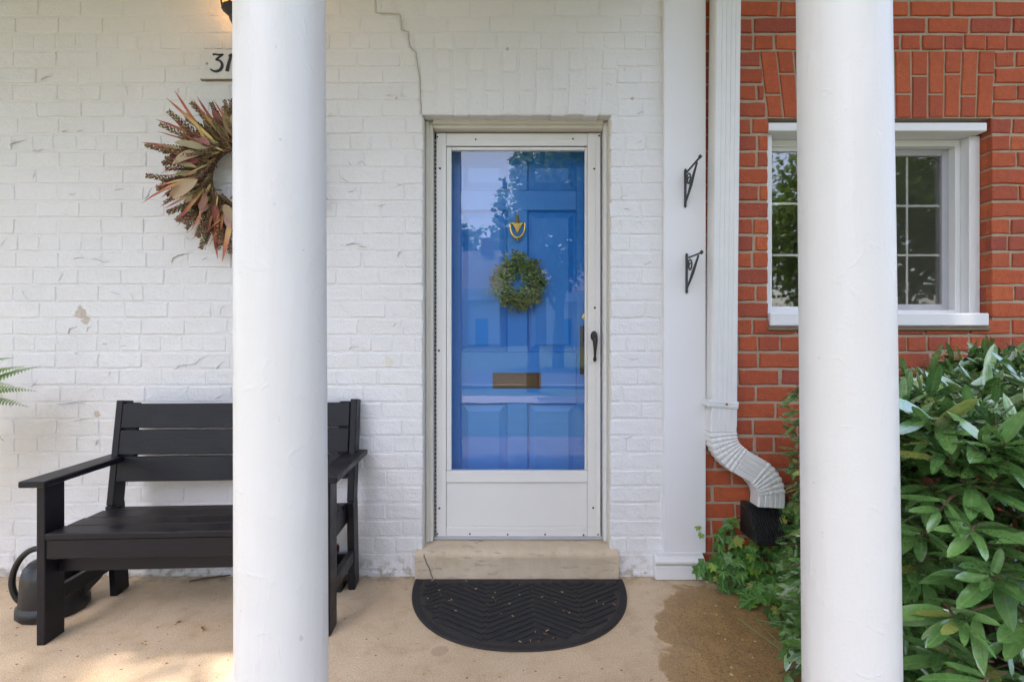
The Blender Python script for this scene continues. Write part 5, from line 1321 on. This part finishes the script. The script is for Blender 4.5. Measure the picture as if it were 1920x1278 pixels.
# ================================================================== ACROSS THE STREET (seen in the glass; side tree added out of view)
def tree(name, label, pos, trunk_h, trunk_r, lobes, n, size, seed, gap=None, limbs=6, holes=-0.18):
    e = tag(empty(name, pos), label, 'tree'); rr = random.Random(seed); P = Vector(pos)
    m = MB(); m.tube([(0, 0, -0.3), (0.05, 0.02, trunk_h * .4), (0.1, -0.05, trunk_h), (0.12, 0, trunk_h * 1.4)], [trunk_r * 1.3, trunk_r, trunk_r * .75, trunk_r * .35], 10)
    for i in range(limbs):
        c, r = lobes[i % len(lobes)]; t = Vector(c) - P + Vector((rr.uniform(-.5, .5) * r[0], rr.uniform(-.5, .5) * r[1], rr.uniform(-.2, .3) * r[2])); b = Vector((0.08, 0, trunk_h * rr.uniform(.6, 1.1)))
        m.tube([b, b.lerp(t, .5) + Vector((0, 0, .3)), t], [trunk_r * .45, trunk_r * .28, trunk_r * .08], 6)
    m.build('trunk', 'bark', e, 60)
    cr_ = MB(); tot = sum(r[0] * r[1] * r[2] for c, r in lobes)
    for c, r in lobes:
        k = int(n * r[0] * r[1] * r[2] / tot)
        for i in range(k):
            v = Vector((rr.gauss(0, 1), rr.gauss(0, 1), rr.gauss(0, 1))).normalized() * (rr.random() ** 0.45)
            p = Vector(c) + Vector((v.x * r[0], v.y * r[1], v.z * r[2]))
            if noise.noise(p * (0.9 / max(0.35, size * 3))) < holes: continue
            if gap and gap(p): continue
            s = size * rr.uniform(.6, 1.3); d = Vector((rr.gauss(0, 1), rr.gauss(0, 1), rr.gauss(-.3, .6))).normalized(); u = Vector((rr.gauss(0, .6), rr.gauss(0, .6), 1)); u = (u - d * u.dot(d)).normalized(); w = d.cross(u) * s * .36
            q = p - P; kk = len(cr_.v); cr_.v += [tuple(q), tuple(q + d * s * .5 + w), tuple(q + d * s), tuple(q + d * s * .5 - w)]; cr_.f.append((kk, kk + 1, kk + 2, kk + 3)); cr_.uv += [(0, .5), (.5, 1), (1, .5), (.5, 0)]
    cr_.build('crown', 'treeleaf', e)
    return e
def sun_gap(p):
    gx = p.x - SUN.x / SUN.z * p.z; gy = p.y - SUN.y / SUN.z * p.z
    w = 0.12 * noise.noise(Vector((gx * 5, gy * 5, 0)))
    if hash((round(p.x, 3), round(p.y, 3))) % 100 < 9: return False
    return ((gx + 1.15) / 0.42) ** 2 + ((gy + 0.82) / 0.30) ** 2 < 1 + 3 * w
tree('shade_tree', 'tall leafy tree shading the porch front', (3.6, -5.6, -0.3), 4.6, 0.20, [((-0.6, -4.6, 7.0), (2.4, 1.9, 1.1)), ((1.6, -4.7, 7.0), (2.6, 2.1, 1.2)), ((-2.2, -4.2, 7.4), (1.8, 1.5, 0.9)), ((2.6, -2.6, 6.6), (2.3, 1.3, 0.9)), ((1.2, -6.0, 4.4), (0.8, 0.7, 0.35))], 38000, 0.15, 41, sun_gap, holes=-0.9)
FT = [('added_side_tree', 'unseen leafy tree added left of the porch to darken that side', (-7.6, -6.0, -0.3), 2.6, .18, [((-7.2, -5.6, 5.0), (2.6, 2.2, 2.4)), ((-6.2, -7.0, 4.2), (1.8, 1.6, 1.6)), ((-8.0, -3.6, 4.4), (2.0, 2.0, 2.4))], 9000, .22),  # out of view, added to cut the light on the left wall and column
      ('oak_tree', 'broad tree behind the opposite house, left in the door glass', (-9, -52, 0.8), 5, .4, [((-9, -52, 11), (5, 4, 4.5)), ((-4, -54, 10), (5, 4, 4.2)), ((0, -52, 10.5), (4, 4, 4))], 9000, .7),
      ('maple_tree', 'tall tree on the far side of the street, right in the door glass', (2.6, -25.5, -0.3), 4.2, .3, [((2.2, -26, 8.0), (3.4, 2.6, 4.0)), ((4.6, -26, 9.5), (3.0, 2.6, 4.6)), ((1.6, -26, 5.2), (2.4, 2, 1.6))], 9000, .45),
      ('street_tree', 'street tree beyond the kerb reflected beside the door wreath', (0.6, -12.0, -0.3), 3.6, .16, [((1.7, -11.8, 6.4), (1.8, 1.5, 1.5)), ((0.9, -12.0, 5.3), (0.9, 0.8, 0.7))], 3500, .26),
      ('lawn_tree', 'bushy tree on the right hand lawn reflected in the window', (11, -12, -0.3), 3.0, .25, [((11, -12, 5.5), (3.4, 3, 3.4)), ((14, -11, 5), (3, 3, 3)), ((8.6, -13, 4.4), (2.4, 2.2, 2.4))], 20000, .22),
      ('yard_tree', 'dense tree beside the opposite lawn reflected in the window', (19, -24, -0.3), 4, .3, [((19, -24, 7), (5, 4, 5)), ((25, -22, 7), (5, 4, 5)), ((13, -27, 7), (4, 4, 4))], 14000, .42)]
for i, (nm, lb, pos, th, tr_, lobes, n_, s_) in enumerate(FT): tree(nm, lb, pos, th, tr_, lobes, n_, s_, 60 + i)

def house(x0, x1, y1, z0, eave, ridge, doors, wins, label):
    e = tag(empty('brick_house', ((x0 + x1) / 2, y1, z0)), label, 'house'); O = e.location
    def bp(name, mat, *bx, parent=None):
        m = MB()
        for b in bx: m.box(*b)
        m.v = [(a - O.x, b - O.y, c - O.z) for a, b, c in m.v]; return m.build(name, mat, parent or e)
    bp('wall', 'farbrick', (x0, x1, y1 - 8, y1, z0 - 1.5, eave))
    m = MB(); ym = y1 - 4; m.add([(x0 - .4, y1 + .45, eave - .1), (x1 + .4, y1 + .45, eave - .1), (x1 + .4, ym, ridge), (x0 - .4, ym, ridge), (x0 - .4, y1 - 8.45, eave - .1), (x1 + .4, y1 - 8.45, eave - .1)], [(0, 1, 2, 3), (3, 2, 5, 4), (0, 3, 4), (1, 5, 2), (0, 4, 5, 1)]); m.v = [(a - O.x, b - O.y, c - O.z) for a, b, c in m.v]; m.build('roof', 'shingle', e)
    bp('cornice', 'farwhite', (x0 - .3, x1 + .3, y1 + .01, y1 + .5, eave - .35, eave - .11))
    for dx in doors:
        bp('porch_surround', 'farwhite', (dx - 1.45, dx - 1.0, y1 + .01, y1 + .5, z0, z0 + 4.1), (dx + 1.0, dx + 1.45, y1 + .01, y1 + .5, z0, z0 + 4.1), (dx - 1.5, dx + 1.5, y1 + .012, y1 + .55, z0 + 3.5, z0 + 4.2), (dx - 1.0, dx + 1.0, y1 + .01, y1 + .1, z0, z0 + 3.5))
        bp('door', 'blue', (dx - .5, dx + .5, y1 + .1, y1 + .14, z0 + .05, z0 + 2.15))
        bp('door_step', 'walk', (dx - 1.2, dx + 1.2, y1 + .56, y1 + 1.6, z0 - .6, z0 - .02))
    for (wx, wz) in wins:
        f = bp('window', 'farwhite', (wx - .6, wx + .6, y1 + .005, y1 + .09, wz, wz + 1.6)); 
        for a in (-.5, .04):
            for b in (.1, .86): bp('pane', 'farglass', (wx + a, wx + a + .46, y1 + .0905, y1 + .10, wz + b, wz + b + .66), parent=f)
    bp('chimney', 'farbrick', (x1 - 2.2, x1 - 1.2, y1 - 4.6, y1 - 3.6, ridge - 1, ridge + 1.0))
house(-13, -0.4, -36, 0.80, 5.3, 8.9, [-2.35], [(-6, 1.6), (-9.5, 1.6)], 'red brick house with a white doorway reflected in the door glass')
house(-0.8, 15, -37.3, 0.80, 5.3, 8.6, [4.2], [(8.5, 1.6), (12, 1.6)], 'red brick house behind the street tree, right of its neighbour')
